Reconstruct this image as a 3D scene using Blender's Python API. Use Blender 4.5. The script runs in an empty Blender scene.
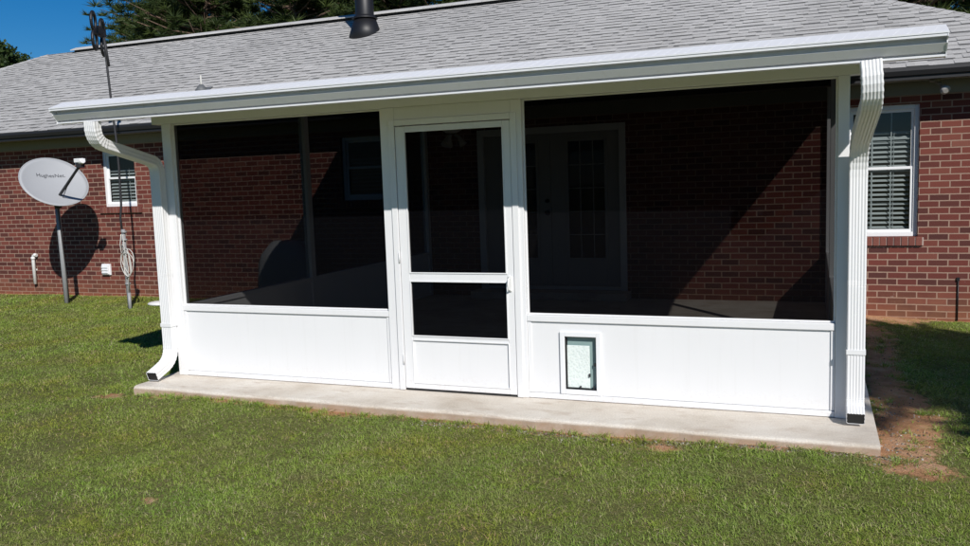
import bpy, bmesh, math, random
import numpy as np
from mathutils import Vector, Matrix
R = random.Random(7)
NP = np.random.default_rng(11)
scene = bpy.context.scene
COL = scene.collection

# ------------------------------------------------------------------ scene objects
def link(o, parent=None):
    COL.objects.link(o)
    if parent is not None:
        o.parent = parent
    return o

def tag(o, label=None, cat=None, group=None, kind=None):
    if label: o['label'] = label
    if cat: o['category'] = cat
    if group: o['group'] = group
    if kind: o['kind'] = kind
    return o

def empty(name, loc=(0, 0, 0)):
    o = bpy.data.objects.new(name, None)
    o.empty_display_size = 0.2
    o.location = loc
    return link(o)

class MB:
    """collects shapes in world space; build() links them as one mesh object"""
    def __init__(s):
        s.v = []; s.f = []; s.mi = []; s.sm = []
    def add(s, verts, faces, mi=0, smooth=False):
        b = len(s.v)
        s.v += [tuple(v) for v in verts]
        for f in faces:
            s.f.append(tuple(b + i for i in f)); s.mi.append(mi); s.sm.append(smooth)
    def box(s, x0, x1, y0, y1, z0, z1, mi=0):
        s.add([(x0,y0,z0),(x1,y0,z0),(x1,y1,z0),(x0,y1,z0),(x0,y0,z1),(x1,y0,z1),(x1,y1,z1),(x0,y1,z1)],
              [(0,3,2,1),(4,5,6,7),(0,1,5,4),(1,2,6,5),(2,3,7,6),(3,0,4,7)], mi)
    def prism_x(s, prof, x0, x1, mi=0, caps=True):
        """profile (y,z) extruded along x"""
        n = len(prof)
        vs = [(x0, y, z) for y, z in prof] + [(x1, y, z) for y, z in prof]
        fs = [(i, (i+1) % n, n+(i+1) % n, n+i) for i in range(n)]
        if caps: fs += [tuple(range(n-1, -1, -1)), tuple(range(n, 2*n))]
        s.add(vs, fs, mi)
    def tube(s, pts, rad, seg=8, mi=0, caps=True, smooth=True):
        pts = [Vector(p) for p in pts]
        if not hasattr(rad, '__len__'): rad = [rad]*len(pts)
        rings = []
        up = Vector((0, 0, 1))
        prev = None
        for i, p in enumerate(pts):
            d = (pts[min(i+1, len(pts)-1)] - pts[max(i-1, 0)]).normalized()
            if prev is None:
                a = d.cross(up if abs(d.z) < .9 else Vector((1, 0, 0))).normalized()
            else:
                a = (prev - d*prev.dot(d))
                a = a.normalized() if a.length > 1e-6 else d.cross(up).normalized()
            prev = a
            b = d.cross(a)
            rings.append([p + (a*math.cos(2*math.pi*k/seg) + b*math.sin(2*math.pi*k/seg))*rad[i] for k in range(seg)])
        base = len(s.v)
        for r in rings: s.v += [tuple(v) for v in r]
        for i in range(len(pts)-1):
            for k in range(seg):
                s.f.append((base+i*seg+k, base+i*seg+(k+1) % seg, base+(i+1)*seg+(k+1) % seg, base+(i+1)*seg+k))
                s.mi.append(mi); s.sm.append(smooth)
        if caps:
            s.f.append(tuple(base+k for k in range(seg-1, -1, -1))); s.mi.append(mi); s.sm.append(False)
            e = base+(len(pts)-1)*seg
            s.f.append(tuple(e+k for k in range(seg))); s.mi.append(mi); s.sm.append(False)
    def build(s, name, mats, parent=None, bevel=0.0, seg=2, world_parent_loc=None):
        me = bpy.data.meshes.new(name)
        off = Vector(parent.matrix_world.translation) if parent is not None else Vector((0, 0, 0))
        if parent is not None:
            off = Vector((0, 0, 0)); q = parent
            while q is not None:
                off += q.location; q = q.parent
        me.from_pydata([tuple(Vector(v) - off) for v in s.v], [], s.f)
        if not isinstance(mats, (list, tuple)): mats = [mats]
        for m in mats: me.materials.append(m)
        me.polygons.foreach_set('material_index', s.mi)
        me.polygons.foreach_set('use_smooth', s.sm)
        me.update()
        o = bpy.data.objects.new(name, me)
        link(o, parent)
        if bevel > 0:
            md = o.modifiers.new('bevel', 'BEVEL'); md.width = bevel; md.segments = seg
            md.limit_method = 'ANGLE'; md.angle_limit = math.radians(40)
        return o

def boxpart(name, mat, parent, *dims, bevel=0.003):
    m = MB()
    for d in dims: m.box(*d)
    return m.build(name, mat, parent, bevel=bevel)

# ------------------------------------------------------------------ materials
def newmat(name):
    m = bpy.data.materials.new(name); m.use_nodes = True
    nt = m.node_tree; nt.nodes.clear()
    out = nt.nodes.new('ShaderNodeOutputMaterial')
    return m, nt, out
def N(nt, t, **kw):
    n = nt.nodes.new(t)
    for k, v in kw.items():
        if k.startswith('i_'):
            key = k[2:]
            key = int(key) if key.isdigit() else key.replace('_', ' ')
            n.inputs[key].default_value = v
        else: setattr(n, k, v)
    return n
def L(nt, a, b): nt.links.new(a, b)
def ramp(nt, fac, stops):
    r = N(nt, 'ShaderNodeValToRGB')
    el = r.color_ramp.elements
    while len(el) < len(stops): el.new(.5)
    for e, (p, c) in zip(el, stops):
        e.position = p; e.color = (*c, 1) if len(c) == 3 else c
    if fac is not None: L(nt, fac, r.inputs[0])
    return r
def mix(nt, fac, a, b, mode='MIX'):
    m = N(nt, 'ShaderNodeMix', data_type='RGBA', blend_type=mode)
    for sock, v in ((m.inputs[0], fac), (m.inputs[6], a), (m.inputs[7], b)):
        if hasattr(v, 'is_linked') or hasattr(v, 'links'): L(nt, v, sock)
        elif isinstance(v, (int, float)): sock.default_value = v
        else: sock.default_value = (*v, 1)
    return m.outputs[2]
def noise(nt, vec, scale, detail=4, rough=.55):
    n = N(nt, 'ShaderNodeTexNoise'); n.inputs['Scale'].default_value = scale
    n.inputs['Detail'].default_value = detail; n.inputs['Roughness'].default_value = rough
    if vec is not None: L(nt, vec, n.inputs['Vector'])
    return n.outputs[0]
def geo(nt): return N(nt, 'ShaderNodeNewGeometry').outputs['Position']
def mapping(nt, vec, scale=(1, 1, 1), loc=(0, 0, 0), rot=(0, 0, 0)):
    m = N(nt, 'ShaderNodeMapping'); m.inputs['Scale'].default_value = scale
    m.inputs['Location'].default_value = loc; m.inputs['Rotation'].default_value = rot
    L(nt, vec, m.inputs[0]); return m.outputs[0]
def principled(nt, out, col, rough=.5, bump=None, bstr=.2, bdist=.01, metal=0, spec=.5):
    p = N(nt, 'ShaderNodeBsdfPrincipled')
    if hasattr(col, 'links'): L(nt, col, p.inputs['Base Color'])
    else: p.inputs['Base Color'].default_value = (*col, 1)
    if hasattr(rough, 'links'): L(nt, rough, p.inputs['Roughness'])
    else: p.inputs['Roughness'].default_value = rough
    p.inputs['Metallic'].default_value = metal
    p.inputs['Specular IOR Level'].default_value = spec
    if bump is not None:
        b = N(nt, 'ShaderNodeBump'); b.inputs['Strength'].default_value = bstr; b.inputs['Distance'].default_value = bdist
        L(nt, bump, b.inputs['Height']); L(nt, b.outputs[0], p.inputs['Normal'])
    L(nt, p.outputs[0], out.inputs[0]); return p

def simple(name, col, rough=.5, var=.08, scale=6, metal=0, spec=.5, bstr=.05):
    m, nt, out = newmat(name)
    g = geo(nt)
    n = noise(nt, g, scale, 5)
    c = mix(nt, n, tuple(x*(1-var) for x in col), tuple(min(1, x*(1+var)) for x in col))
    principled(nt, out, c, rough, noise(nt, g, 60, 3), bstr, .002, metal, spec)
    return m

def white_metal(name, base=(.80, .80, .805), dirt=.12):
    m, nt, out = newmat(name)
    g = geo(nt)
    n = noise(nt, mapping(nt, g, (2.2, 2.2, .7)), 2.0, 6, .6)
    streak = noise(nt, mapping(nt, g, (28, 28, 1.2)), 1.0, 4)
    c = mix(nt, n, tuple(x*.965 for x in base), base)
    st = ramp(nt, streak, [(.55, (0, 0, 0)), (.8, (1, 1, 1))])
    k = N(nt, 'ShaderNodeMath', operation='MULTIPLY'); L(nt, st.outputs[0], k.inputs[0]); k.inputs[1].default_value = dirt
    c = mix(nt, k.outputs[0], c, (.55, .54, .50))
    # splashed soil low on the wall
    sx = N(nt, 'ShaderNodeSeparateXYZ'); L(nt, g, sx.inputs[0])
    mr = N(nt, 'ShaderNodeMapRange'); L(nt, sx.outputs[2], mr.inputs[0])
    mr.inputs[1].default_value = .16; mr.inputs[2].default_value = 0.0; mr.inputs[3].default_value = 0; mr.inputs[4].default_value = 1
    sp = noise(nt, g, 45, 5, .7)
    r2 = ramp(nt, sp, [(.5, (0, 0, 0)), (.7, (1, 1, 1))])
    k2 = N(nt, 'ShaderNodeMath', operation='MULTIPLY'); L(nt, r2.outputs[0], k2.inputs[0]); L(nt, mr.outputs[0], k2.inputs[1])
    k3 = N(nt, 'ShaderNodeMath', operation='MULTIPLY'); L(nt, k2.outputs[0], k3.inputs[0]); k3.inputs[1].default_value = .30
    c = mix(nt, k3.outputs[0], c, (.42, .30, .20))
    wav = noise(nt, mapping(nt, g, (1, 1, 1)), 1.6, 2)
    principled(nt, out, c, .42, wav, .25, .02, 0, .45)
    return m

def brick_mat(name, axis):
    m, nt, out = newmat(name)
    g = geo(nt)
    sx = N(nt, 'ShaderNodeSeparateXYZ'); L(nt, g, sx.inputs[0])
    cx = N(nt, 'ShaderNodeCombineXYZ')
    jit = noise(nt, g, 1.4, 2)
    a = N(nt, 'ShaderNodeMath', operation='MULTIPLY_ADD'); L(nt, jit, a.inputs[0]); a.inputs[1].default_value = .012
    L(nt, sx.outputs[2], a.inputs[2])
    L(nt, sx.outputs[0 if axis == 'x' else 1], cx.inputs[0]); L(nt, a.outputs[0], cx.inputs[1])
    wob = noise(nt, g, 55, 3)
    w2 = N(nt, 'ShaderNodeVectorMath', operation='SCALE'); w2.inputs['Scale'].default_value = .004
    nn = N(nt, 'ShaderNodeTexNoise'); nn.inputs['Scale'].default_value = 30; L(nt, g, nn.inputs['Vector'])
    L(nt, nn.outputs[1], w2.inputs[0])
    va = N(nt, 'ShaderNodeVectorMath', operation='ADD'); L(nt, cx.outputs[0], va.inputs[0]); L(nt, w2.outputs[0], va.inputs[1])
    def bt(c1, c2, mo, ms=.0072, sm=.08):
        b = N(nt, 'ShaderNodeTexBrick', offset=.5, squash=1.0)
        b.inputs['Scale'].default_value = 1; b.inputs['Brick Width'].default_value = .2125
        b.inputs['Row Height'].default_value = .0763; b.inputs['Mortar Size'].default_value = ms
        b.inputs['Mortar Smooth'].default_value = sm
        b.inputs['Color1'].default_value = (*c1, 1); b.inputs['Color2'].default_value = (*c2, 1); b.inputs['Mortar'].default_value = (*mo, 1)
        L(nt, va.outputs[0], b.inputs['Vector']); return b
    rnd = bt((0, 0, 0), (1, 1, 1), (0, 0, 0))
    br = ramp(nt, rnd.outputs[0], [(0, (.045, .019, .018)), (.12, (.072, .026, .021)), (.3, (.120, .031, .024)), (.65, (.160, .039, .028)), (.9, (.205, .058, .040)), (1, (.24, .090, .062))])
    bigv = noise(nt, g, .9, 3)
    c = mix(nt, noise(nt, g, 38, 5, .65), br.outputs[0], (.18, .055, .042), 'MIX')
    c2 = mix(nt, .38, br.outputs[0], c)
    c2 = mix(nt, mix(nt, bigv, (0, 0, 0), (.5, .5, .5)), c2, (.095, .030, .026))
    mort = mix(nt, noise(nt, g, 14, 4), (.25, .155, .115), (.40, .28, .215))
    fin = mix(nt, rnd.outputs[1], c2, mort)
    # pale efflorescence scuffs and soil splashed just above the ground
    sc = ramp(nt, noise(nt, g, 5.0, 6, .7), [(.66, (0, 0, 0)), (.74, (.5, .5, .5))])
    fin = mix(nt, sc.outputs[0], fin, (.42, .36, .33))
    lo = N(nt, 'ShaderNodeMapRange'); L(nt, sx.outputs[2], lo.inputs[0])
    lo.inputs[1].default_value = .25; lo.inputs[2].default_value = -.2; lo.inputs[3].default_value = 0; lo.inputs[4].default_value = .6
    lm = N(nt, 'ShaderNodeMath', operation='MULTIPLY'); L(nt, lo.outputs[0], lm.inputs[0]); L(nt, noise(nt, g, 7, 5), lm.inputs[1])
    fin = mix(nt, lm.outputs[0], fin, (.36, .17, .08))
    inv = N(nt, 'ShaderNodeMath', operation='SUBTRACT'); inv.inputs[0].default_value = 1; L(nt, rnd.outputs[1], inv.inputs[1])
    h = N(nt, 'ShaderNodeMath', operation='MULTIPLY_ADD'); L(nt, noise(nt, g, 90, 4), h.inputs[0]); h.inputs[1].default_value = .25; L(nt, inv.outputs[0], h.inputs[2])
    principled(nt, out, fin, .85, h.outputs[0], .7, .008, 0, .25)
    return m

def attr(nt, name):
    a = N(nt, 'ShaderNodeAttribute'); a.attribute_name = name; return a

def shingle_mat():
    m, nt, out = newmat('asphalt shingle')
    g = geo(nt)
    a = attr(nt, 'rnd').outputs['Fac']
    r = ramp(nt, a, [(0, (.13, .13, .13)), (.14, (.25, .248, .245)), (.3, (.42, .41, .395)), (.6, (.49, .478, .462)), (1, (.57, .558, .54))])
    gr = ramp(nt, noise(nt, g, 240, 3, .8), [(.35, (.55, .55, .55)), (.65, (1.25, 1.25, 1.25))])
    c = mix(nt, 1.0, r.outputs[0], gr.outputs[0], 'MULTIPLY')
    st = ramp(nt, noise(nt, mapping(nt, g, (1, .35, 1)), .8, 5), [(.35, (.9, .9, .9)), (.7, (1.06, 1.06, 1.06))])
    c = mix(nt, 1.0, c, st.outputs[0], 'MULTIPLY')
    principled(nt, out, c, .95, noise(nt, g, 300, 3), .3, .003, 0, .15)
    return m

def screen_mat():
    m, nt, out = newmat('charcoal insect screen')
    g = geo(nt)
    d = N(nt, 'ShaderNodeBsdfDiffuse'); d.inputs[0].default_value = (.0030, .0030, .0036, 1)
    t = N(nt, 'ShaderNodeBsdfTransparent')
    mx = N(nt, 'ShaderNodeMixShader')
    # woven cloth: opacity wavers slightly
    n = noise(nt, g, 2.5, 3)
    mr = N(nt, 'ShaderNodeMapRange'); L(nt, n, mr.inputs[0]); mr.inputs[3].default_value = .70; mr.inputs[4].default_value = .74
    L(nt, mr.outputs[0], mx.inputs[0]); L(nt, t.outputs[0], mx.inputs[1]); L(nt, d.outputs[0], mx.inputs[2])
    L(nt, mx.outputs[0], out.inputs[0]); return m

def glass_mat(name='window glass', tint=(.75, .8, .8)):
    m, nt, out = newmat(name)
    gl = N(nt, 'ShaderNodeBsdfGlossy'); gl.inputs['Roughness'].default_value = .02
    t = N(nt, 'ShaderNodeBsdfTransparent'); t.inputs[0].default_value = (*tint, 1)
    lw = N(nt, 'ShaderNodeLayerWeight'); pw = N(nt, 'ShaderNodeMath', operation='POWER'); L(nt, lw.outputs['Facing'], pw.inputs[0]); pw.inputs[1].default_value = 5
    fr = N(nt, 'ShaderNodeMath', operation='MULTIPLY_ADD'); L(nt, pw.outputs[0], fr.inputs[0]); fr.inputs[1].default_value = .9; fr.inputs[2].default_value = .045
    b = N(nt, 'ShaderNodeBump'); b.inputs['Strength'].default_value = .03; L(nt, noise(nt, geo(nt), 3, 2), b.inputs['Height'])
    L(nt, b.outputs[0], gl.inputs['Normal'])
    mx = N(nt, 'ShaderNodeMixShader'); L(nt, fr.outputs[0], mx.inputs[0]); L(nt, t.outputs[0], mx.inputs[1]); L(nt, gl.outputs[0], mx.inputs[2])
    L(nt, mx.outputs[0], out.inputs[0]); return m

def concrete_mat():
    m, nt, out = newmat('broom finished concrete')
    g = geo(nt)
    n1 = ramp(nt, noise(nt, g, 1.7, 6, .65), [(.3, (.53, .465, .385)), (.5, (.67, .61, .53)), (.7, (.76, .715, .645))])
    n2 = ramp(nt, noise(nt, g, 90, 4, .7), [(.3, (.8, .8, .8)), (.7, (1.1, 1.1, 1.1))])
    c = mix(nt, 1, n1.outputs[0], n2.outputs[0], 'MULTIPLY')
    stain = ramp(nt, noise(nt, mapping(nt, g, (1, 2.4, 6)), 3.1, 6, .7), [(.53, (0, 0, 0)), (.68, (.55, .55, .55))])
    c = mix(nt, stain.outputs[0], c, (.40, .31, .235))
    sx = N(nt, 'ShaderNodeSeparateXYZ'); L(nt, g, sx.inputs[0])
    mr = N(nt, 'ShaderNodeMapRange'); L(nt, sx.outputs[2], mr.inputs[0])
    mr.inputs[1].default_value = -.010; mr.inputs[2].default_value = -.030; mr.inputs[3].default_value = 0; mr.inputs[4].default_value = .9
    mm = N(nt, 'ShaderNodeMath', operation='MULTIPLY'); L(nt, mr.outputs[0], mm.inputs[0])
    rr = ramp(nt, noise(nt, g, 6, 5, .7), [(.3, (.6, .6, .6)), (.6, (1, 1, 1))]); L(nt, rr.outputs[0], mm.inputs[1])
    c = mix(nt, mm.outputs[0], c, (.40, .265, .175))
    principled(nt, out, c, .9, noise(nt, g, 120, 5), .35, .004, 0, .2)
    return m

def soil_mat():
    m, nt, out = newmat('lawn soil')
    g = geo(nt)
    thatch = ramp(nt, noise(nt, g, 26, 6, .75), [(.3, (.11, .125, .035)), (.5, (.18, .19, .06)), (.7, (.28, .23, .11))])
    clay = ramp(nt, noise(nt, g, 4.5, 7, .72), [(.3, (.36, .18, .09)), (.5, (.60, .32, .17)), (.7, (.70, .46, .30))])
    a = attr(nt, 'bare').outputs['Fac']
    n = noise(nt, g, 9, 6, .75)
    s = N(nt, 'ShaderNodeMath', operation='MULTIPLY_ADD'); L(nt, n, s.inputs[0]); s.inputs[1].default_value = 1.1
    L(nt, a, s.inputs[2])
    r = ramp(nt, s.outputs[0], [(.86, (0, 0, 0)), (1.0, (1, 1, 1))])
    c = mix(nt, r.outputs[0], thatch.outputs[0], clay.outputs[0])
    h = N(nt, 'ShaderNodeMath', operation='ADD'); L(nt, noise(nt, g, 18, 6, .8), h.inputs[0]); L(nt, noise(nt, g, 90, 5, .7), h.inputs[1])
    principled(nt, out, c, .97, h.outputs[0], .9, .03, 0, .1)
    return m

def grass_mat():
    m, nt, out = newmat('grass blades')
    g = geo(nt)
    a = attr(nt, 'rnd').outputs['Fac']
    r = ramp(nt, a, [(0, (.18, .23, .040)), (.35, (.25, .345, .052)), (.7, (.33, .435, .078)), (.9, (.42, .48, .14)), (1, (.62, .53, .31))])
    p = ramp(nt, noise(nt, g, 1.15, 6, .7), [(.36, (1.10, .90, .75)), (.5, (1, 1, 1)), (.68, (.85, 1.08, .95))])
    c = mix(nt, 1, r.outputs[0], p.outputs[0], 'MULTIPLY')
    dry = ramp(nt, noise(nt, g, 2.3, 6, .75), [(.51, (0, 0, 0)), (.68, (.7, .7, .7))])
    c = mix(nt, dry.outputs[0], c, (.34, .27, .13))
    d = N(nt, 'ShaderNodeBsdfPrincipled'); L(nt, c, d.inputs['Base Color']); d.inputs['Roughness'].default_value = .6; d.inputs['Specular IOR Level'].default_value = .25
    t = N(nt, 'ShaderNodeBsdfTranslucent'); L(nt, c, t.inputs[0])
    mx = N(nt, 'ShaderNodeMixShader'); mx.inputs[0].default_value = .3
    L(nt, d.outputs[0], mx.inputs[1]); L(nt, t.outputs[0], mx.inputs[2]); L(nt, mx.outputs[0], out.inputs[0])
    return m

def leaf_mat(name, dark, light):
    m, nt, out = newmat(name)
    a = attr(nt, 'rnd').outputs['Fac']
    r = ramp(nt, a, [(0, dark), (.6, tuple((x+y)/2 for x, y in zip(dark, light))), (1, light)])
    d = N(nt, 'ShaderNodeBsdfPrincipled'); L(nt, r.outputs[0], d.inputs['Base Color']); d.inputs['Roughness'].default_value = .55; d.inputs['Specular IOR Level'].default_value = .3
    t = N(nt, 'ShaderNodeBsdfTranslucent'); L(nt, r.outputs[0], t.inputs[0])
    mx = N(nt, 'ShaderNodeMixShader'); mx.inputs[0].default_value = .3
    L(nt, d.outputs[0], mx.inputs[1]); L(nt, t.outputs[0], mx.inputs[2]); L(nt, mx.outputs[0], out.inputs[0])
    return m

M = dict(
    white=white_metal('white aluminium'),
    gutter=white_metal('white gutter aluminium', (.74, .745, .76), .3),
    ds=white_metal('white downspout aluminium', (.80, .80, .80), .16),
    trim=simple('painted white trim', (.70, .70, .69), .45, .05),
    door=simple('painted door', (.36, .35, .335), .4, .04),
    vinyl=simple('white vinyl', (.82, .83, .84), .35, .03),
    soffit=simple('beige soffit', (.20, .19, .155), .7, .08),
    fascia=simple('dark fascia metal', (.012, .012, .014), .6, .2),
    black=simple('black paint', (.008, .008, .010), .5, .2, metal=0),
    galv=simple('galvanised steel', (.27, .275, .28), .5, .2, 25),
    dark_steel=simple('weathered dark steel', (.022, .022, .025), .6, .25, 18),
    dish=simple('grey dish paint', (.36, .37, .385), .5, .05, 3),
    lnb=simple('white plastic', (.75, .75, .74), .4, .04),
    cable=simple('grey white cable', (.55, .54, .50), .55, .1),
    rubber=simple('black rubber', (.012, .012, .012), .7, .2),
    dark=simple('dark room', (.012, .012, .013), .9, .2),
    blind=simple('blind slats', (.36, .37, .37), .5, .08),
    lettering=simple('grey lettering', (.05, .052, .06), .5, .02),
    lead=simple('lead flashing', (.12, .125, .13), .6, .2, 10),
    cover=simple('grey vinyl cover', (.26, .265, .27), .55, .12, 8, bstr=.5),
    flapm=None, brick_x=brick_mat('red brick front', 'x'), brick_y=brick_mat('red brick side', 'y'),
    shingle=shingle_mat(), screen=screen_mat(), glass=glass_mat(), concrete=concrete_mat(),
    soil=soil_mat(), grass=grass_mat(),
    needle=leaf_mat('pine needles', (.020, .040, .012), (.095, .130, .032)),
    leaf=leaf_mat('broad leaves', (.018, .038, .010), (.07, .11, .028)),
    bark=simple('pine bark', (.13, .085, .06), .95, .35, 7, bstr=1),
)
def flap_mat():
    m, nt, out = newmat('frosted pet door flap')
    g = geo(nt)
    v = N(nt, 'ShaderNodeTexVoronoi'); v.inputs['Scale'].default_value = 60; L(nt, g, v.inputs['Vector'])
    c = ramp(nt, v.outputs[0], [(.1, (.64, .72, .69)), (.6, (.77, .83, .80))])
    p = principled(nt, out, c.outputs[0], .25, v.outputs[0], .4, .004, 0, .5)
    return m
M['flapm'] = flap_mat()
M['flapback'] = simple('tinted vinyl', (.26, .36, .35), .25, .1)
brick_sill = None
def sill_mat():
    m, nt, out = newmat('rowlock sill brick')
    g = geo(nt)
    a = attr(nt, 'rnd').outputs['Fac']
    r = ramp(nt, a, [(0, (.13, .042, .034)), (1, (.26, .095, .068))])
    c = mix(nt, noise(nt, g, 40, 4), r.outputs[0], (.16, .06, .05))
    principled(nt, out, c, .85, noise(nt, g, 90, 4), .5, .004, 0, .2); return m
M['sill'] = sill_mat()
M['mortar'] = simple('mortar', (.42, .35, .31), .95, .12, 30)

def face_attr(o, vals, name='rnd'):
    at = o.data.attributes.new(name, 'FLOAT', 'FACE'); at.data.foreach_set('value', vals)

# ------------------------------------------------------------------ measured layout (metres; slab top z=0, porch front y=0)
W, D = 5.44, 5.208
HK = .624           # top of the kick panels
GZ = -.13           # lawn level

FY = lambda x: -.435-.018*(x+.1)     # front edge of the slab
def ground_z(x, y):
    z = GZ + .012*np.sin(x*1.3+.4)*np.cos(y*.9) + .008*np.sin(x*3.1+y*2.3)
    t = np.clip((x-5.7)/1.0, 0, 1)*np.clip((y-.5)/4.2, 0, 1)
    z = z - .075*t
    z = z + .062*np.exp(-(np.clip(FY(x)-y, 0, 9)/.8)**2)*(y < 0)*np.clip((x+.8)/.8, 0, 1)*np.clip((y+9)/3, 0, 1)*np.clip((6.6-x)/.8, 0, 1)
    far = np.clip((y-15)/30, 0, 1)
    return z - .6*far

# fractal value noise for masks
_tab = NP.random((256, 256))
def vnoise(x, y, s):
    x = np.asarray(x)*s+40.3; y = np.asarray(y)*s+17.7
    xi = np.floor(x).astype(int); yi = np.floor(y).astype(int); fx = x-xi; fy = y-yi
    fx = fx*fx*(3-2*fx); fy = fy*fy*(3-2*fy)
    g = lambda a, b: _tab[a % 256, b % 256]
    return (g(xi, yi)*(1-fx)+g(xi+1, yi)*fx)*(1-fy)+(g(xi, yi+1)*(1-fx)+g(xi+1, yi+1)*fx)*fy
def fbm(x, y, s): return (vnoise(x, y, s)+.5*vnoise(x, y, s*2.1)+.25*vnoise(x, y, s*4.3)+.125*vnoise(x, y, s*9))/1.875

def bare(x, y):
    """0 = thick lawn, 1 = bare clay"""
    x = np.asarray(x, float); y = np.asarray(y, float)
    b = np.zeros_like(x)
    # clay beside the right edge of the slab and along the house
    d = np.abs(x-5.77 - .07*np.sin(y*2.1))
    b = np.maximum(b, np.clip(1.0-d/.36, 0, 1)*(.62+.5*vnoise(x, y, 1.6))*np.clip((y+.95)/.35, 0, 1))
    b = np.maximum(b, np.clip(1.0-np.hypot((x-5.80)/.34, (y+.70)/.26), 0, 1)*1.1)
    b = np.maximum(b, np.clip(1.15-(D-y)/.6, 0, 1)*np.clip((x-5.4)/.2, 0, 1)*np.clip((6.75-x)/.5, 0, 1))
    b = np.maximum(b, np.clip(1-(D-.03-y)/.10, 0, 1)*(y < D)*.7)
    # strip in front of the slab
    fy = FY(x)
    b = np.maximum(b, np.clip(1-(np.abs(y-fy+.03))/.14, 0, 1)*.62*(x > -.3)*(x < 5.8))
    b = np.maximum(b, np.clip(1-np.hypot((x-4.35)/.30, (y+.66)/.12), 0, 1)*.75)
    b = np.maximum(b, np.clip(1-np.hypot((x-3.0)/.9, (y+.58)/.10), 0, 1)*.6)
    b = np.maximum(b, np.clip(1-np.hypot((x+.42)/.35, (y+.42)/.16), 0, 1)*.75)
    # worn brownish patches in the lawn
    b = np.maximum(b, np.clip(1-np.hypot((x-1.75)/.38, (y+2.25)/.22), 0, 1)*.40)
    b = np.maximum(b, np.clip(1-np.hypot((x-2.1)/.30, (y+1.35)/.14), 0, 1)*.35)
    return b*(.30+1.25*fbm(x, y, 3.0))*(.75+.5*fbm(x+31, y+5, 11))

# ------------------------------------------------------------------ ground sheet
def grid_lines():
    xs = np.unique(np.concatenate([np.linspace(-400, -30, 14), np.linspace(-30, -9, 22), np.linspace(-9, 12, 211), np.linspace(12, 40, 22), np.linspace(40, 400, 14)]))
    ys = np.unique(np.concatenate([np.linspace(-200, -9, 12), np.linspace(-9, 6, 151), np.linspace(6, 40, 30), np.linspace(40, 600, 14)]))
    return xs, ys
xs, ys = grid_lines()
X, Y = np.meshgrid(xs, ys)
Z = ground_z(X, Y)
nx, ny = len(xs), len(ys)
me = bpy.data.meshes.new('lawn')
vv = np.stack([X, Y, Z], -1).reshape(-1, 3)
idx = np.arange(nx*ny).reshape(ny, nx)
q = np.stack([idx[:-1, :-1], idx[:-1, 1:], idx[1:, 1:], idx[1:, :-1]], -1).reshape(-1, 4)
me.from_pydata(vv.tolist(), [], q.tolist())
me.materials.append(M['soil'])
at = me.attributes.new('bare', 'FLOAT', 'POINT'); at.data.foreach_set('value', bare(X, Y).reshape(-1).astype(np.float32)*1.05)
me.polygons.foreach_set('use_smooth', np.ones(len(me.polygons), bool))
lawn = link(bpy.data.objects.new('lawn', me))
tag(lawn, 'mown green back lawn with patches of bare orange clay', 'lawn', kind='structure')

# ------------------------------------------------------------------ grass blades: one stuff mesh
CAMP = np.array([5.2386, -5.7855])
def scatter(n, x0, x1, y0, y1): return NP.uniform(x0, x1, n), NP.uniform(y0, y1, n)
def keep_mask(x, y):
    k = ~((x > -.11) & (x < 5.62) & (y > FY(x)-.012) & (y < D))
    k &= y < D-.02
    b = bare(x, y) + .30*(fbm(x, y, 6)-.5)
    k &= NP.random(len(x)) > np.clip((b-.12)/.38, 0, 1)*.97
    thin = fbm(x+9, y+3, 1.7)
    k &= NP.random(len(x)) > np.clip((thin-.50+.06*np.clip((-.6-y)/1.5, 0, 1))/.16, 0, 1)*.58
    # camera's surroundings (wide enough for a step to the side)
    k &= np.hypot(x-CAMP[0], y-CAMP[1]) > 1.2
    return k
def zone(dens, x0, x1, y0, y1, h, w):
    n = int(dens*(x1-x0)*(y1-y0))
    x, y = scatter(n, x0, x1, y0, y1)
    k = keep_mask(x, y); x, y = x[k], y[k]
    return x, y, np.full(len(x), h), np.full(len(x), w)
zs = [zone(15000, 0.4, 7.0, -3.1, -.40, .028, .0030),
      zone(8500, -2.6, 0.4, -3.0, 0.8, .030, .0038),
      zone(5500, -6.0, -.17, 0.8, 5.2, .034, .0055),
      zone(5000, -6.0, -2.6, -3.0, .8, .034, .0058),
      zone(7500, 5.6, 8.6, -.40, 5.2, .032, .0045),
      zone(3000, -11.5, -6.0, -1.0, 5.2, .036, .0075),
      zone(1800, 7.2, 12.0, -3.1, 5.2, .04, .008),
      zone(2600, 0.6, 9.0, -4.6, -3.1, .036, .005),
      zone(900, 8.6, 14.0, 5.2, 12.0, .05, .012)]
def tufts(k, per, fx, fy_, h, w):
    cx = fx(k); cy = fy_(cx)
    x = (cx[:, None]+NP.normal(0, .022, (k, per))).ravel(); y = (cy[:, None]+NP.normal(0, .018, (k, per))).ravel()
    ok = ~((x > -.11) & (x < 5.62) & (y > FY(x)-.008) & (y < D))
    x, y = x[ok], y[ok]; return x, y, np.full(len(x), h), np.full(len(x), w)
zs.append(tufts(150, 26, lambda k: NP.uniform(-.1, 5.8, k), lambda c: FY(c)-.03-np.abs(NP.normal(0, .05, len(c))), .052, .0042))
zs.append(tufts(130, 30, lambda k: NP.uniform(5.66, 6.7, k), lambda c: NP.uniform(-.9, 4.9, len(c)), .055, .0050))
zs.append(tufts(420, 22, lambda k: NP.uniform(.5, 7, k), lambda c: NP.uniform(-3.0, -.6, len(c)), .040, .0042))
zs.append(tufts(500, 16, lambda k: NP.uniform(-9, 0, k), lambda c: NP.uniform(-2.5, 5.0, len(c)), .048, .0065))
gx = np.concatenate([z[0] for z in zs]); gy = np.concatenate([z[1] for z in zs])
gh = np.concatenate([z[2] for z in zs]); gw = np.concatenate([z[3] for z in zs])
n = len(gx)
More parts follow.
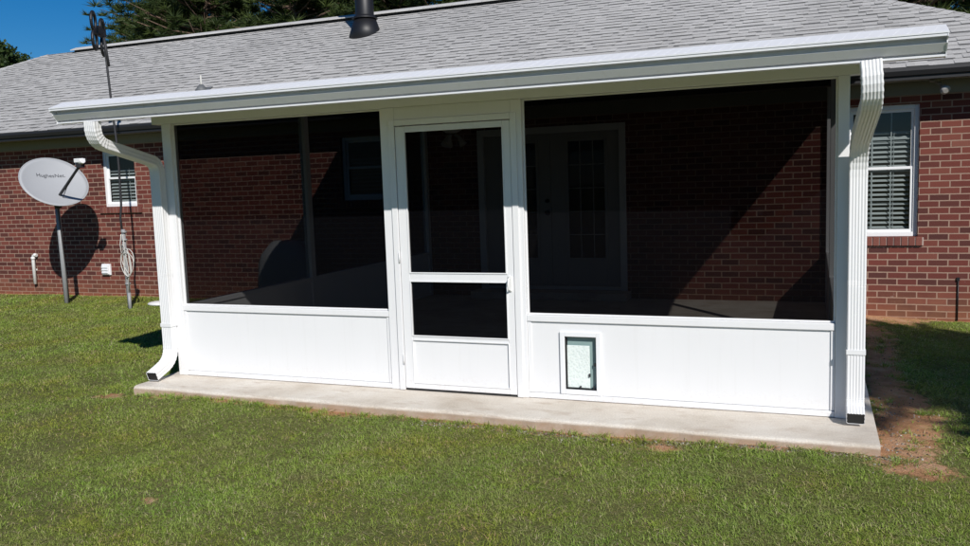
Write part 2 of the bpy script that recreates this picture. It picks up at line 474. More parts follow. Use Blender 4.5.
clump = fbm(gx, gy, 3.0)
gh = gh*.82*NP.uniform(.45, 1.25, n)*(.55+.95*clump)
ang = NP.uniform(0, 2*np.pi, n); lean = NP.uniform(.3, 2.1, n)
flat = NP.random(n) < .10; lean[flat] = NP.uniform(2.5, 4.0, flat.sum())
gz = ground_z(gx, gy)-.004
dx, dy = np.cos(ang), np.sin(ang)
px, py = -dy*gw*.5, dx*gw*.5
def P(t, wf):
    hx = gx+dx*gh*lean*t*t; hy = gy+dy*gh*lean*t*t; hz = gz+gh*(t-.28*lean*t*t*.6)
    return np.stack([hx-px*wf, hy-py*wf, hz], -1), np.stack([hx+px*wf, hy+py*wf, hz], -1)
a0, b0 = P(0, 1); a1, b1 = P(.55, .85); tip, _ = P(1, 0)
V = np.stack([a0, b0, b1, a1, tip], 1).reshape(-1, 3).astype(np.float32)
base = (np.arange(n)*5)[:, None]
loops = np.concatenate([base+np.array([0, 1, 2, 3]), base+np.array([3, 2, 4])], 1).reshape(-1).astype(np.int32)
starts = (np.arange(n)[:, None]*7+np.array([0, 4])).reshape(-1).astype(np.int32)
me = bpy.data.meshes.new('grass')
me.vertices.add(len(V)); me.vertices.foreach_set('co', V.reshape(-1))
me.loops.add(len(loops)); me.loops.foreach_set('vertex_index', loops)
me.polygons.add(len(starts)); me.polygons.foreach_set('loop_start', starts)
me.update(calc_edges=True)
rv = np.clip(NP.normal(.45, .22, n)+(clump-.5)*.7, 0, .93); rv[NP.random(n) < .05] = 1.0; rv[flat] = np.where(NP.random(flat.sum()) < .5, 1.0, .8)
at = me.attributes.new('rnd', 'FLOAT', 'FACE'); at.data.foreach_set('value', np.repeat(rv, 2).astype(np.float32))
me.materials.append(M['grass'])
tag(link(bpy.data.objects.new('grass', me)), 'short mown grass covering the back lawn', 'grass', kind='stuff')

# pebbles, clay crumbs and dead leaf bits round the slab
def pebbles():
    m = MB(); vals = []
    def peb(x, y, s, v):
        z = float(ground_z(np.array([x]), np.array([y]))[0])
        p = [(R.uniform(.7, 1.2)*s*math.cos(a), R.uniform(.7, 1.2)*s*math.sin(a)) for a in (0, 1.25, 2.5, 3.8, 5.0)]
        hh = s*R.uniform(.4, .9)
        vs = [(x+a, y+b, z-.004) for a, b in p]+[(x+a*.6, y+b*.6, z+hh) for a, b in p]
        fs = [(i, (i+1) % 5, 5+(i+1) % 5, 5+i) for i in range(5)]+[(5, 6, 7, 8, 9)]
        m.add(vs, fs); vals.extend([v]*6)
    for _ in range(1500):
        t = R.random()
        if t < .62: x, y = R.uniform(2.6, 5.75), -.55-abs(R.gauss(0, .045))
        elif t < .85: x, y = R.gauss(5.72, .10), R.uniform(-.75, 1.2)
        else: x, y = R.uniform(5.6, 6.4), R.uniform(-1.0, 5.0)
        peb(x, y, R.uniform(.003, .010), R.random())
    for _ in range(60): peb(R.uniform(1, 7), R.uniform(-2.6, -.6), R.uniform(.004, .009), R.random())
    o = m.build('gravel', pm)
    face_attr(o, vals); return o
pm, nt, out = newmat('loose gravel')
r = ramp(nt, attr(nt, 'rnd').outputs['Fac'], [(0, (.07, .05, .035)), (.45, (.20, .14, .10)), (.8, (.30, .26, .22)), (1, (.50, .48, .45))])
principled(nt, out, r.outputs[0], .9)
tag(pebbles(), 'loose pale gravel and clay crumbs along the slab edge', 'gravel', kind='stuff')

# ------------------------------------------------------------------ patio slab
m = MB()
def slab(m):
    # front edge slightly wavy, rounded arris
    xsn = np.linspace(-.10, 5.61, 60)
    prof = lambda x: [(FY(x)+.006*math.sin(x*5)+.004*math.sin(x*17), -.17), (FY(x)-.002+.006*math.sin(x*5)+.005*math.sin(x*23), -.02),
                      (FY(x)+.010+.006*math.sin(x*5), -.004), (FY(x)+.03, 0), (D-.003, 0), (D-.003, -.17)]
    rows = [[(float(x), y, z) for y, z in prof(x)] for x in xsn]
    b = len(m.v)
    for r_ in rows: m.v += r_
    k = 6
    for i in range(len(rows)-1):
        for j in range(k):
            m.f.append((b+i*k+j, b+i*k+(j+1) % k, b+(i+1)*k+(j+1) % k, b+(i+1)*k+j)); m.mi.append(0); m.sm.append(False)
    m.f.append(tuple(b+j for j in range(k-1, -1, -1))); m.mi.append(0); m.sm.append(False)
    m.f.append(tuple(b+(len(rows)-1)*k+j for j in range(k))); m.mi.append(0); m.sm.append(False)
slab(m)
o = m.build('patio_slab', M['concrete'])
tag(o, 'pale concrete slab under the screened porch', 'slab', kind='structure')
bm = bmesh.new(); bm.from_mesh(o.data); bmesh.ops.recalc_face_normals(bm, faces=bm.faces); bm.to_mesh(o.data); bm.free()

# ------------------------------------------------------------------ HOUSE
house = empty('brick_house', (-3.7, 9.2, -.2))
tag(house, 'single-storey red brick house with grey shingle hip roof behind the screened porch', 'house')
HX0, HX1, HY1 = -15.45, 8.0, 13.14
EY = D-.45; EZ = 2.718; SL = .4947; RY = 9.173; RZ = 4.902; RXL, RXR = -11.486, 4.035
EXL, EXR = RXL-(RZ-EZ)/SL, RXR+(RZ-EZ)/SL
WT = 2.60   # wall top / soffit height
holes = [(-6.07, -5.34, 1.40, 2.34, 'small'), (-1.37, -.64, 1.40, 2.34, 'small'), (5.58, 6.37, .80, 2.34, 'big'), (.84, 2.93, .10, 2.32, 'door')]
def wall_front():
    m = MB()
    hx = sorted(set([HX0, HX1]+[h[0] for h in holes]+[h[1] for h in holes]))
    hz = sorted(set([-.45, WT]+[h[2] for h in holes]+[h[3] for h in holes]))
    for i in range(len(hx)-1):
        for j in range(len(hz)-1):
            cx, cz = (hx[i]+hx[i+1])/2, (hz[j]+hz[j+1])/2
            if any(h[0] < cx < h[1] and h[2] < cz < h[3] for h in holes): continue
            m.add([(hx[i], D, hz[j]), (hx[i+1], D, hz[j]), (hx[i+1], D, hz[j+1]), (hx[i], D, hz[j+1])], [(0, 1, 2, 3)])
    for x0, x1, z0, z1, _ in holes:
        y1 = D+.11
        m.add([(x0, D, z0), (x0, D, z1), (x0, y1, z1), (x0, y1, z0)], [(0, 1, 2, 3)], 1)
        m.add([(x1, D, z0), (x1, y1, z0), (x1, y1, z1), (x1, D, z1)], [(0, 1, 2, 3)], 1)
        m.add([(x0, D, z1), (x1, D, z1), (x1, y1, z1), (x0, y1, z1)], [(0, 1, 2, 3)], 2)
        m.add([(x0, D, z0), (x0, y1, z0), (x1, y1, z0), (x1, D, z0)], [(0, 1, 2, 3)], 2)
    # other sides
    m.add([(HX0, D, -.45), (HX0, D, WT), (HX0, HY1, WT), (HX0, HY1, -.45)], [(0, 1, 2, 3)], 1)
    m.add([(HX1, D, -.45), (HX1, HY1, -.45), (HX1, HY1, WT), (HX1, D, WT)], [(0, 1, 2, 3)], 1)
    m.add([(HX0, HY1, -.45), (HX0, HY1, WT), (HX1, HY1, WT), (HX1, HY1, -.45)], [(0, 1, 2, 3)], 0)
    return m.build('wall', [M['brick_x'], M['brick_y'], M['sill']], house)
wall_front()

# roof: laminated shingles, course by course
def roof():
    m = MB(); vals = []
    EXP = .143
    def sheet(vs, v=.4):
        m.add(vs, [tuple(range(len(vs)))]); vals.append(v)
    # solid deck underneath (closed)
    def deck(dz):
        return dict(fl=(EXL, EY, EZ+dz), fr=(EXR, EY, EZ+dz), bl=(EXL, 2*RY-EY, EZ+dz), br=(EXR, 2*RY-EY, EZ+dz), rl=(RXL, RY, RZ+dz), rr=(RXR, RY, RZ+dz))
    d = deck(-.012)
    sheet([d['fl'], d['fr'], d['rr'], d['rl']]); sheet([d['br'], d['bl'], d['rl'], d['rr']])
    sheet([d['fr'], d['br'], d['rr']]); sheet([d['bl'], d['fl'], d['rl']])
    L_ = math.hypot(RY-EY, RZ-EZ); n = int(L_/EXP)+1
    ca, sa = (RY-EY)/L_, (RZ-EZ)/L_
    T = .006
    def courses(to3, width_at, length, nc):
        # to3(u along eave, s up the slope, h off the surface)
        for c in range(nc):
            s0 = c*EXP-(.02 if c == 0 else 0); s1 = min((c+1)*EXP+.004, length)
            if s1 <= s0: break
            a0, b0 = width_at(s0); a1, b1 = width_at(s1)
            # base layer strip split in pieces for tone variation
            u = a0
            first = True
            while u < b0-.01:
                w = R.uniform(.08, .19); u2 = min(u+w, b0)
                raised = R.random() < .52
                h = T if not raised else 2*T+R.uniform(0, .001)
                t = R.random()
                val = min(1, max(.28, (.60 if raised else .53)+R.gauss(0, .08)))
                # clip upper edge against the hips
                p = [(u, s0), (u2, s0), (min(u2, b1), s1), (max(u, a1), s1)]
                if p[2][0] <= p[3][0]: p = [(u, s0), (u2, s0), ((max(u, a1)+min(u2, b1))/2, s1)]
                top = [to3(a, b, h if b == s0 else .0015) for a, b in p]
                bot = [to3(a, b, -.010) for a, b in p]
                k = len(p)
                base_ = len(m.v); m.v += top+bot
                m.f.append(tuple(base_+i for i in range(k))); m.mi.append(0); m.sm.append(False); vals.append(val)
                if not raised and k == 4 and R.random() < .85:
                    sa_, sb_ = s1-.045*R.uniform(.7, 1), s1-.0045
                    f1 = (sa_-s0)/(s1-s0)
                    um0, um1 = p[0][0]+(p[3][0]-p[0][0])*f1, p[1][0]+(p[2][0]-p[1][0])*f1
                    hh = lambda b_: h+(.0015-h)*(b_-s0)/(s1-s0)+.0006
                    m.add([to3(um0+.001, sa_, hh(sa_)), to3(um1-.001, sa_, hh(sa_)), to3(p[2][0]-.001, sb_, hh(sb_)), to3(p[3][0]+.001, sb_, hh(sb_))], [(0, 1, 2, 3)]); vals.append(.12)
                for i in (0, 1, k-1):
                    j = (i+1) % k
                    m.f.append((base_+k+i, base_+k+j, base_+j, base_+i)); m.mi.append(0); m.sm.append(False); vals.append(.0)
                u = u2
    # front
    courses(lambda u, s, h: (u, EY+s*ca-h*sa, EZ+s*sa+h*ca), lambda s: (EXL+s*ca, EXR-s*ca), L_, n)
    # right and left hip faces: eave along y
    yb = 2*RY-EY
    courses(lambda u, s, h: (EXR-s*ca+h*sa, u, EZ+s*sa+h*ca), lambda s: (EY+s*ca, yb-s*ca), L_, n)
    # hip caps
    def cap(p0, p1, w=.13, step=.15):
        p0, p1 = Vector(p0), Vector(p1); dd = (p1-p0); ln = dd.length; dd.normalize()
        side = dd.cross(Vector((0, 0, 1))).normalized(); up = side.cross(dd)
        k = int(ln/step)
        for i in range(k):
            a = p0+dd*(i*step); b = a+dd*(step+.03)
            for sg in (-1, 1):
                e0 = a+side*sg*w-up*w*.34; e1 = b+side*sg*w-up*w*.34
                A = a+up*.028; B = b+up*.018
                q0 = e0+up*.022; q1 = e1+up*.014
                vs = [q0, q1, B, A] if sg > 0 else [q0, A, B, q1]
                m.add([tuple(v) for v in vs], [(0, 1, 2, 3)]); vals.append(min(1, max(0, .55+R.gauss(0, .12))))
                m.add([tuple(e0-up*.02), tuple(q0), tuple(A), tuple(a-up*.02)], [(0, 1, 2, 3)]); vals.append(0)
    cap(d['fl'], d['rl']); cap(d['fr'], d['rr']); cap(d['br'], d['rr']); cap(d['bl'], d['rl'])
    o = m.build('roof', M['shingle'], house)
    face_attr(o, vals)
    return o
roof_o = roof()
# ridge vent: raised cap, black box under it painted as the shadow in the gap
m = MB()
m.box(-10.55, RXR-.3, RY-.10, RY+.10, RZ-.03, RZ+.035)
m.build('vent_shadow', M['fascia'], roof_o)
m = MB(); 
xx = -10.6
while xx < RXR-.25:
    m.prism_x([(RY-.17, RZ-.005), (RY-.165, RZ+.018), (RY, RZ+.085), (RY+.165, RZ+.018), (RY+.17, RZ-.005), (RY, RZ+.062)], xx, xx+.30+R.uniform(0, .004))
    xx += .297
rc = m.build('ridge_cap', M['shingle'], roof_o); face_attr(rc, [min(1, max(0, R.gauss(.9, .08))) for _ in rc.data.polygons])

# fascia, soffit
m = MB()
for (x0, x1, y0, y1) in ((EXL-.0, EXR+.0, EY-.022, EY), (EXL, EXR, 2*RY-EY, 2*RY-EY+.022)):
    m.box(x0, x1, y0, y1, WT-.03, EZ-.014)
m.box(EXL-.022, EXL, EY, 2*RY-EY, WT-.03, EZ-.014); m.box(EXR, EXR+.022, EY, 2*RY-EY, WT-.03, EZ-.014)
# drip gutter-like metal edge
m.prism_x([(EY-.024, EZ-.016), (EY-.06, EZ-.020), (EY-.065, EZ-.05), (EY-.045, EZ-.10), (EY-.024, EZ-.105)], EXL, EXR)
m.build('fascia', M['fascia'], house, bevel=.002)
m = MB()
x = EXL
while x < EXR-.01:
    x2 = min(x+.305, EXR); m.box(x+.0015, x2-.0015, EY, D-.001, WT-.012, WT); x = x2
m.box(EXL, EXR, D-.03, D-.002, WT-.16, WT-.014)
m.build('soffit', M['soffit'], house, bevel=.002)

# windows
def rowlock(m, vals, x0, x1, ztop):
    x = x0-.02
    while x < x1+.0:
        m.box(x, x+.066, D-.035, D+.10, ztop-.105, ztop-.004); vals.extend([R.random()]*6); x += .0763
def window(x0, x1, z0, z1, lites, blind_z0, blind_z1):
    yf = D+.055
    fr = MB()
    t = .052
    fr.box(x0, x0+t, yf, yf+.06, z0, z1); fr.box(x1-t, x1, yf, yf+.06, z0, z1)
    fr.box(x0+t, x1-t, yf, yf+.06, z1-t, z1); fr.box(x0+t, x1-t, yf-.012, yf+.06, z0, z0+t)
    f = fr.build('window', M['vinyl'], house, bevel=.004)
    zm = (z0+z1)/2+.012 if z1-z0 < 1.2 else 1.606
    sa = MB(); s = .032; X0, X1, Z0, Z1 = x0+t, x1-t, z0+t, z1-t
    for (a, b, yy) in ((Z0, zm+.018, yf+.018), (zm-.018, Z1, yf+.036)):
        sa.box(X0, X0+s, yy, yy+.022, a, b); sa.box(X1-s, X1, yy, yy+.022, a, b)
        sa.box(X0+s, X1-s, yy, yy+.022, a, a+s); sa.box(X0+s, X1-s, yy, yy+.022, b-s, b)
    sa.build('sash', M['vinyl'], f, bevel=.002)
    g = MB(); g.add([(X0+.01, yf+.048, Z0+.01), (X1-.01, yf+.048, Z0+.01), (X1-.01, yf+.048, Z1-.01), (X0+.01, yf+.048, Z1-.01)], [(0, 1, 2, 3)]); g.build('pane', M['glass'], f)
    if lites:
        gm = MB(); n = lites
        for i in range(1, n):
            xc = X0+s+(X1-X0-2*s)*i/n
            gm.box(xc-.006, xc+.006, yf+.052, yf+.057, Z0, Z1)
        for zc in ((Z0+zm)/2, (zm+Z1)/2): gm.box(X0, X1, yf+.0525, yf+.0565, zc-.006, zc+.006)
        gm.build('muntin', M['blind'], f)
    b = MB(); z = blind_z0
    while z < blind_z1:
        b.add([(X0+.012, yf+.075, z), (X1-.012, yf+.075, z), (X1-.012, yf+.100, z+.022), (X0+.012, yf+.100, z+.022),
               (X0+.012, yf+.075, z+.004), (X1-.012, yf+.075, z+.004), (X1-.012, yf+.100, z+.026), (X0+.012, yf+.100, z+.026)],
              [(0, 3, 2, 1), (4, 5, 6, 7), (0, 1, 5, 4), (2, 3, 7, 6), (1, 2, 6, 5), (3, 0, 4, 7)]); z += .056
    for i in range(1, 3):
        xc = X0+(X1-X0)*i/3+.02; b.box(xc-.003, xc+.003, yf+.068, yf+.072, blind_z0, blind_z1)
    b.build('blind', M['blind'], f)
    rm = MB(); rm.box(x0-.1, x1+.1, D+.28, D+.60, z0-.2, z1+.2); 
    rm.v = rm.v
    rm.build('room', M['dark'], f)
    sm = MB(); vals = []; rowlock(sm, vals, x0-.05, x1+.05, z0)
    so = sm.build('sill', M['sill'], f, bevel=.003); face_attr(so, vals)
    mo = MB(); mo.box(x0-.06, x1+.06, D-.026, D+.10, z0-.103, z0-.010); mo.build('sill_mortar', M['mortar'], so)
    return f
window(*holes[0][:4], 0, holes[0][2]+.09, holes[0][3]-.30)
window(*holes[1][:4], 0, holes[1][2]+.09, holes[1][3]-.30)
window(*holes[2][:4], 3, holes[2][2]+.09, holes[2][3]-.30)

# french door to the porch
x0, x1, z0, z1, _ = holes[3]
dfr = MB(); yf = D+.03
dfr.box(x0, x0+.09, yf-.05, yf+.06, z0, z1); dfr.box(x1-.09, x1, yf-.05, yf+.06, z0, z1); dfr.box(x0+.09, x1-.09, yf-.05, yf+.06, z1-.09, z1)
dfr.box(x0+.09, x1-.09, yf-.02, yf+.06, z0, z0+.05)
dfo = dfr.build('french_door', M['trim'], house, bevel=.004)
for k, (a, b, ga, gb) in enumerate(((x0+.092, 1.885, 1.168, 1.70), (1.889, x1-.092, 2.12, 2.655))):
    lf = MB(); yy = yf+.0
    lf.box(a, ga, yy, yy+.045, z0+.055, z1-.092); lf.box(gb, b, yy, yy+.045, z0+.055, z1-.092)
    lf.box(ga, gb, yy, yy+.045, z0+.055, .52); lf.box(ga, gb, yy, yy+.045, 2.13, z1-.092)
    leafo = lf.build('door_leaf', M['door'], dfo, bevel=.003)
    bd = MB()
    bd.box(ga-.02, ga+.02, yy-.012, yy-.001, .50, 2.15); bd.box(gb-.02, gb+.02, yy-.012, yy-.001, .50, 2.15)
    bd.box(ga+.02, gb-.02, yy-.012, yy-.001, .50, .54); bd.box(ga+.02, gb-.02, yy-.012, yy-.001, 2.11, 2.15)
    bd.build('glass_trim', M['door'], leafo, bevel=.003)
    g = MB(); g.add([(ga+.001, yy+.02, .521), (gb-.001, yy+.02, .521), (gb-.001, yy+.02, 2.129), (ga+.001, yy+.02, 2.129)], [(0, 1, 2, 3)]); g.build('pane', M['glass'], leafo)
    g = MB()
    for i in (1, 2): xc = ga+(gb-ga)*i/3; g.box(xc-.006, xc+.006, yy+.010, yy+.016, .54, 2.11)
    for i in range(1, 5): zc = .54+1.57*i/5; g.box(ga+.02, gb-.02, yy+.0105, yy+.0155, zc-.006, zc+.006)
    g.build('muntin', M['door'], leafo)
    if k == 0:
        for zc, rr, nm in ((1.157, .028, 'knob'), (1.321, .024, 'deadbolt')):
            kn = MB(); kn.tube([(1.835, yy-.001, zc), (1.835, yy-.012, zc), (1.835, yy-.02, zc), (1.835, yy-.045, zc), (1.835, yy-.06, zc)], [rr*1.2, rr*1.2, rr*.5, rr, rr*.6], 14)
            kn.build(nm, M['black'], leafo)
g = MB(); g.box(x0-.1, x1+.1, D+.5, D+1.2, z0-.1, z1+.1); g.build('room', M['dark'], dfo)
g = MB(); g.box(x0-.05, x1+.05, D-.32, D-.002, .002, z0-.0); g.build('doorstep', M['concrete'], dfo, bevel=.006)

# roof flue
fb = Vector((-2.50, 8.20, 0)); fb.z = EZ+SL*(fb.y-EY)
m = MB()
m.tube([fb+Vector((0, 0, -.25)), fb+Vector((0, 0, .26)), fb+Vector((0, 0, 1.5))], .17, 24)
m.tube([fb+Vector((0, 0, -.22)), fb+Vector((0, 0, .24))], [.36, .20], 24)
m.tube([fb+Vector((0, 0, .235)), fb+Vector((0, 0, .25)), fb+Vector((0, 0, .30))], [.235, .235, .175], 24)
m.tube([fb+Vector((0, 0, 1.42)), fb+Vector((0, 0, 1.5)), fb+Vector((0, 0, 1.66)), fb+Vector((0, 0, 1.72))], [.175, .27, .27, .12], 24)
m.build('flue_pipe', M['black'], roof_o)
# little plumbing vent
vb = Vector((-4.42, 5.90, 0)); vb.z = EZ+SL*(vb.y-EY)
m = MB()
nrm = Vector((0, -.4434, .8963))
sx_, sy_ = Vector((1, 0, 0)), Vector((0, .8963, .4434))
pl = [vb+sx_*a+sy_*b+nrm*.012 for a, b in ((-.16, -.14), (.16, -.14), (.13, .16), (-.13, .16))]
pl2 = [p+nrm*.012 for p in pl]
m.add([tuple(p) for p in pl+pl2], [(0, 3, 2, 1), (4, 5, 6, 7), (0, 1, 5, 4), (1, 2, 6, 5), (2, 3, 7, 6), (3, 0, 4, 7)])
m.tube([vb+Vector((0, 0, -.04)), vb+Vector((0, 0, .12))], [.15, .035], 14)
vf = m.build('vent_flashing', M['lead'], roof_o)
m = MB(); m.tube([vb+Vector((0, 0, 0)), vb+Vector((0, 0, .27))], .014, 12); m.build('vent_pipe', M['cable'], vf)

# wall fittings
m = MB()
m.box(-6.20, -6.02, D-.035, D-.002, .235, .425); m.box(-6.185, -6.035, D-.06, D-.036, .25, .41)
for k in range(3): m.box(-6.175, -6.045, D-.075, D-.061, .268+k*.045, .290+k*.045)
m.build('dryer_vent', M['vinyl'], house, bevel=.003)
m = MB()
m.tube([(-7.78, D-.05, .06), (-7.78, D-.05, .52), (-7.765, D-.05, .56), (-7.73, D-.05, .585), (-7.69, D-.05, .575)], .030, 12)
m.tube([(-7.78, D-.05, .50), (-7.78, D-.05, .545)], .038, 12)
m.box(-7.80, -7.76, D-.021, D-.001, .30, .33)
m.build('drain_pipe', M['lnb'], house)
m = MB(); m.tube([(6.80, D-.012, .30), (6.80, D-.012, -.19)], .008, 6); m.box(6.785, 6.815, D-.02, D-.001, .28, .32); m.build('wall_cable', M['black'], house)
m = MB(); m.tube([(6.49, D-.2, WT-.012), (6.49, D-.2, WT-.045)], .055, 16)
for sx in (1,):
    m.tube([(6.49, D-.2, WT-.04), (6.49+sx*.045, D-.23, WT-.07), (6.49+sx*.06, D-.26, WT-.10)], [.015, .02, .02], 10)
fl = m.build('floodlight', M['soffit'], house)
m = MB()
for sx in (1,):
    m.tube([(6.49+sx*.06, D-.26, WT-.10), (6.49+sx*.075, D-.29, WT-.125), (6.49+sx*.09, D-.33, WT-.155), (6.49+sx*.095, D-.34, WT-.163)], [.022, .04, .055, .03], 14)
m.build('lamp', M['door'], fl)

# ------------------------------------------------------------------ SCREENED PORCH
porch = empty('screened_porch', (W/2, 0, 0))
tag(porch, 'white aluminium screened porch with dark screens and solid lower panels on a concrete slab', 'porch')
HB = 2.195                                   # underside of header beam
PS = .115                                    # porch roof slope
ROOFU = lambda y: 2.215+PS*(y+.78)           # underside of the roof panel
WH = M['white']
DL, DR = 2.251, 3.181                        # screen door leaf
def post(x0, x1, y0, y1, z1=HB, z0=0.002): return boxpart('post', WH, porch, (x0, x1, y0, y1, z0, z1), bevel=.004)
post(0, .09, 0, .09); post(5.372, W, 0, .09)
# posts either side of the door, each with a raised jamb lip
for a, b in ((2.122, DL-.006), (DR+.006, 3.268)):
    p_ = post(a, b, 0, .075)
    w = (b-a)
# jamb lips (the expander strip)
boxpart('door_jamb', WH, porch, (DL-.052, DL-.004, -.014, -.002, .004, 2.10), bevel=.003)
boxpart('door_jamb', WH, porch, (DR+.004, DR+.052, -.014, -.002, .004, 2.10), bevel=.003)
boxpart('door_header', WH, porch, (DL-.004, DR+.004, -.014, .07, 2.058, 2.10), (DL-.006, DR+.006, .002, .07, 2.102, HB), bevel=.003)
boxpart('header_beam', WH, porch, (-.10, W+.10, -.004, .088, HB+.001, ROOFU(0)-.004), bevel=.003)
# kick walls
def kick(name, x0, x1):
    k = boxpart(name, WH, porch, (x0+.001, x1-.001, .022, .060, .045, .575), bevel=.0)
    boxpart('top_rail', WH, k, (x0+.001, x1-.001, .004, .075, .578, HK), bevel=.004)
    boxpart('bottom_rail', WH, k, (x0+.001, x1-.001, .004, .075, .004, .042), bevel=.004)
    boxpart('trim_strip', WH, k, (x0+.002, x0+.026, .012, .0215, .046, .574), bevel=.002); boxpart('trim_strip', WH, k, (x1-.026, x1-.002, .012, .0215, .046, .574), bevel=.002)
    return k
kick('kick_panel', .09, 2.122)
# right kick panel has the pet door cut in
PX0, PX1, PZ0, PZ1 = 3.545, 3.79, .065, .475     # pet door clear opening
kp = boxpart('kick_panel', WH, porch, (3.269, PX0, .022, .060, .045, .575), (PX1, 5.371, .022, .060, .045, .575), (PX0, PX1, .022, .060, PZ1, .575), (PX0, PX1, .022, .060, .045, PZ0), bevel=0)
boxpart('top_rail', WH, kp, (3.269, 5.371, .004, .075, .578, HK), bevel=.004)
boxpart('bottom_rail', WH, kp, (3.269, 5.371, .004, .075, .004, .042), bevel=.004)
boxpart('trim_strip', WH, kp, (3.270, 3.296, .012, .0215, .046, .574), bevel=.002); boxpart('trim_strip', WH, kp, (5.345, 5.370, .012, .0215, .046, .574), bevel=.002)
def frame_ring(m, x0, x1, z0, z1, t, y0, y1):
    m.box(x0, x0+t, y0, y1, z0, z1); m.box(x1-t, x1, y0, y1, z0, z1); m.box(x0+t, x1-t, y0, y1, z0, z0+t); m.box(x0+t, x1-t, y0, y1, z1-t, z1)
m = MB(); frame_ring(m, PX0-.030, PX1+.030, PZ0-.020, PZ1+.034, .036, .004, .0205)
pd = m.build('pet_door', M['vinyl'], porch, bevel=.004)
m = MB(); frame_ring(m, PX0+.0065, PX1-.0065, PZ0+.0165, PZ1-.0025, .004, .018, .05); m.build('seal', M['rubber'], pd)
m = MB(); m.box(PX0+.016, PX1-.016, .050, .056, PZ0+.020, PZ1-.010); m.build('flap_panel', M['flapback'], pd)
m = MB(); m.box(PX0+.016, PX1-.060, .034, .041, PZ0+.026, PZ1-.070); m.build('flap', M['flapm'], pd, bevel=.003)
for (cx, cz) in ((PX0+.014, .27), (PX0+.014, .10), (PX1-.060, .19), (PX1-.03, .10), (PX0+.115, PZ0+.030), (PX1-.020, .27)):
    m = MB(); m.box(cx-.006, cx+.006, .020, .033, cz-.012, cz+.012); m.build('clip', M['dark_steel'], pd, bevel=.002)

# screens
def screen(x0, x1, z0, z1, name='screen', parent=porch, y=.045):
    s = boxpart(name, M['screen'], parent, (x0, x1, y, y+.001, z0, z1), bevel=0)
    s.data.polygons.foreach_set('use_smooth', [False]*6)
    return s
def flat_screen(verts, parent=porch):
    m = MB(); m.add(verts, [(0, 1, 2, 3)]); return m.build('screen', M['screen'], parent)
def sspline(x0, x1, z0, z1, parent, y0=.028, y1=.05, t=.014):
    m = MB(); frame_ring(m, x0, x1, z0, z1, t, y0, y1); return m.build('screen_frame', M['dark_steel'] if False else WH, parent, bevel=.002)
def bay(x0, x1):
    s = flat_screen([(x0, .046, HK), (x1, .046, HK), (x1, .046, HB), (x0, .046, HB)])
    m = MB(); frame_ring(m, x0+.001, x1-.001, HK+.001, HB-.001, .012, .030, .044); m.build('screen_frame', WH, s, bevel=.002)
bay(.09, 2.122); bay(3.268, 5.372)

# side walls
def side(xo, xi, posts):
    lo, hi = min(xo, xi), max(xo, xi)
    ys_ = [.09]+[v for pr in posts for v in pr]
    for (a, b) in posts:
        post(lo, hi, a, b, ROOFU(a)-.05)
    edges = [.09]+[v for pr in posts for v in pr]
    for i in range(0, len(edges)-1, 2):
        a, b = edges[i], edges[i+1]
        if b-a < .05: continue
        c = (lo+hi)/2
        k = boxpart('kick_panel', WH, porch, (c-.018, c+.018, a+.001, b-.001, .045, .575), bevel=0)
        boxpart('top_rail', WH, k, (lo+.003, hi-.003, a+.001, b-.001, .578, HK), bevel=.004)
        boxpart('bottom_rail', WH, k, (lo+.003, hi-.003, a+.001, b-.001, .004, .042), bevel=.004)
        flat_screen([(c, a, HK), (c, b, HK), (c, b, ROOFU(b)-.055), (c, a, ROOFU(a)-.055)])
    m = MB()
    c0, c1 = lo+.004, hi-.004
    m.add([(c0, .09, ROOFU(.09)-.054), (c1, .09, ROOFU(.09)-.054), (c1, D-.003, ROOFU(D)-.054), (c0, D-.003, ROOFU(D)-.054),
           (c0, .09, ROOFU(.09)-.003), (c1, .09, ROOFU(.09)-.003), (c1, D-.003, ROOFU(D)-.003), (c0, D-.003, ROOFU(D)-.003)],
          [(0, 3, 2, 1), (4, 5, 6, 7), (0, 1, 5, 4), (1, 2, 6, 5), (2, 3, 7, 6), (3, 0, 4, 7)])
    m.build('side_beam', WH, porch, bevel=.003)
side(0, .075, [(2.08, 2.16), (5.12, D-.004)])
side(W, W-.07, [(2.56, 2.64), (5.12, D-.004)])

# roof panel: ribbed insulated aluminium
m = MB()
GX0, GX1 = -.285, 5.862
def slopebox(m, x0, x1, y0, y1, t0, t1):
    m.add([(x0, y0, ROOFU(y0)+t0), (x1, y0, ROOFU(y0)+t0), (x1, y1, ROOFU(y1)+t0), (x0, y1, ROOFU(y1)+t0),
           (x0, y0, ROOFU(y0)+t1), (x1, y0, ROOFU(y0)+t1), (x1, y1, ROOFU(y1)+t1), (x0, y1, ROOFU(y1)+t1)],
          [(0, 3, 2, 1), (4, 5, 6, 7), (0, 1, 5, 4), (1, 2, 6, 5), (2, 3, 7, 6), (3, 0, 4, 7)])
BKL = .50       # left edge widened towards the house to set where its diagonal shadow falls
y0, y1 = -.76, 4.70
m.add([(GX0+.02, y0, ROOFU(y0)), (GX1-.02, y0, ROOFU(y0)), (GX1-.02, y1, ROOFU(y1)), (GX0-BKL+.02, y1, ROOFU(y1)),
       (GX0+.02, y0, ROOFU(y0)+.07), (GX1-.02, y0, ROOFU(y0)+.07), (GX1-.02, y1, ROOFU(y1)+.07), (GX0-BKL+.02, y1, ROOFU(y1)+.07)],
      [(0, 3, 2, 1), (4, 5, 6, 7), (0, 1, 5, 4), (1, 2, 6, 5), (2, 3, 7, 6), (3, 0, 4, 7)])
x = GX0+.04
while x < GX1-.1:
    slopebox(m, x, x+.03, -.74, 4.69, .0705, .082); x += .30
pr = m.build('roof_panel', WH, porch, bevel=.002)
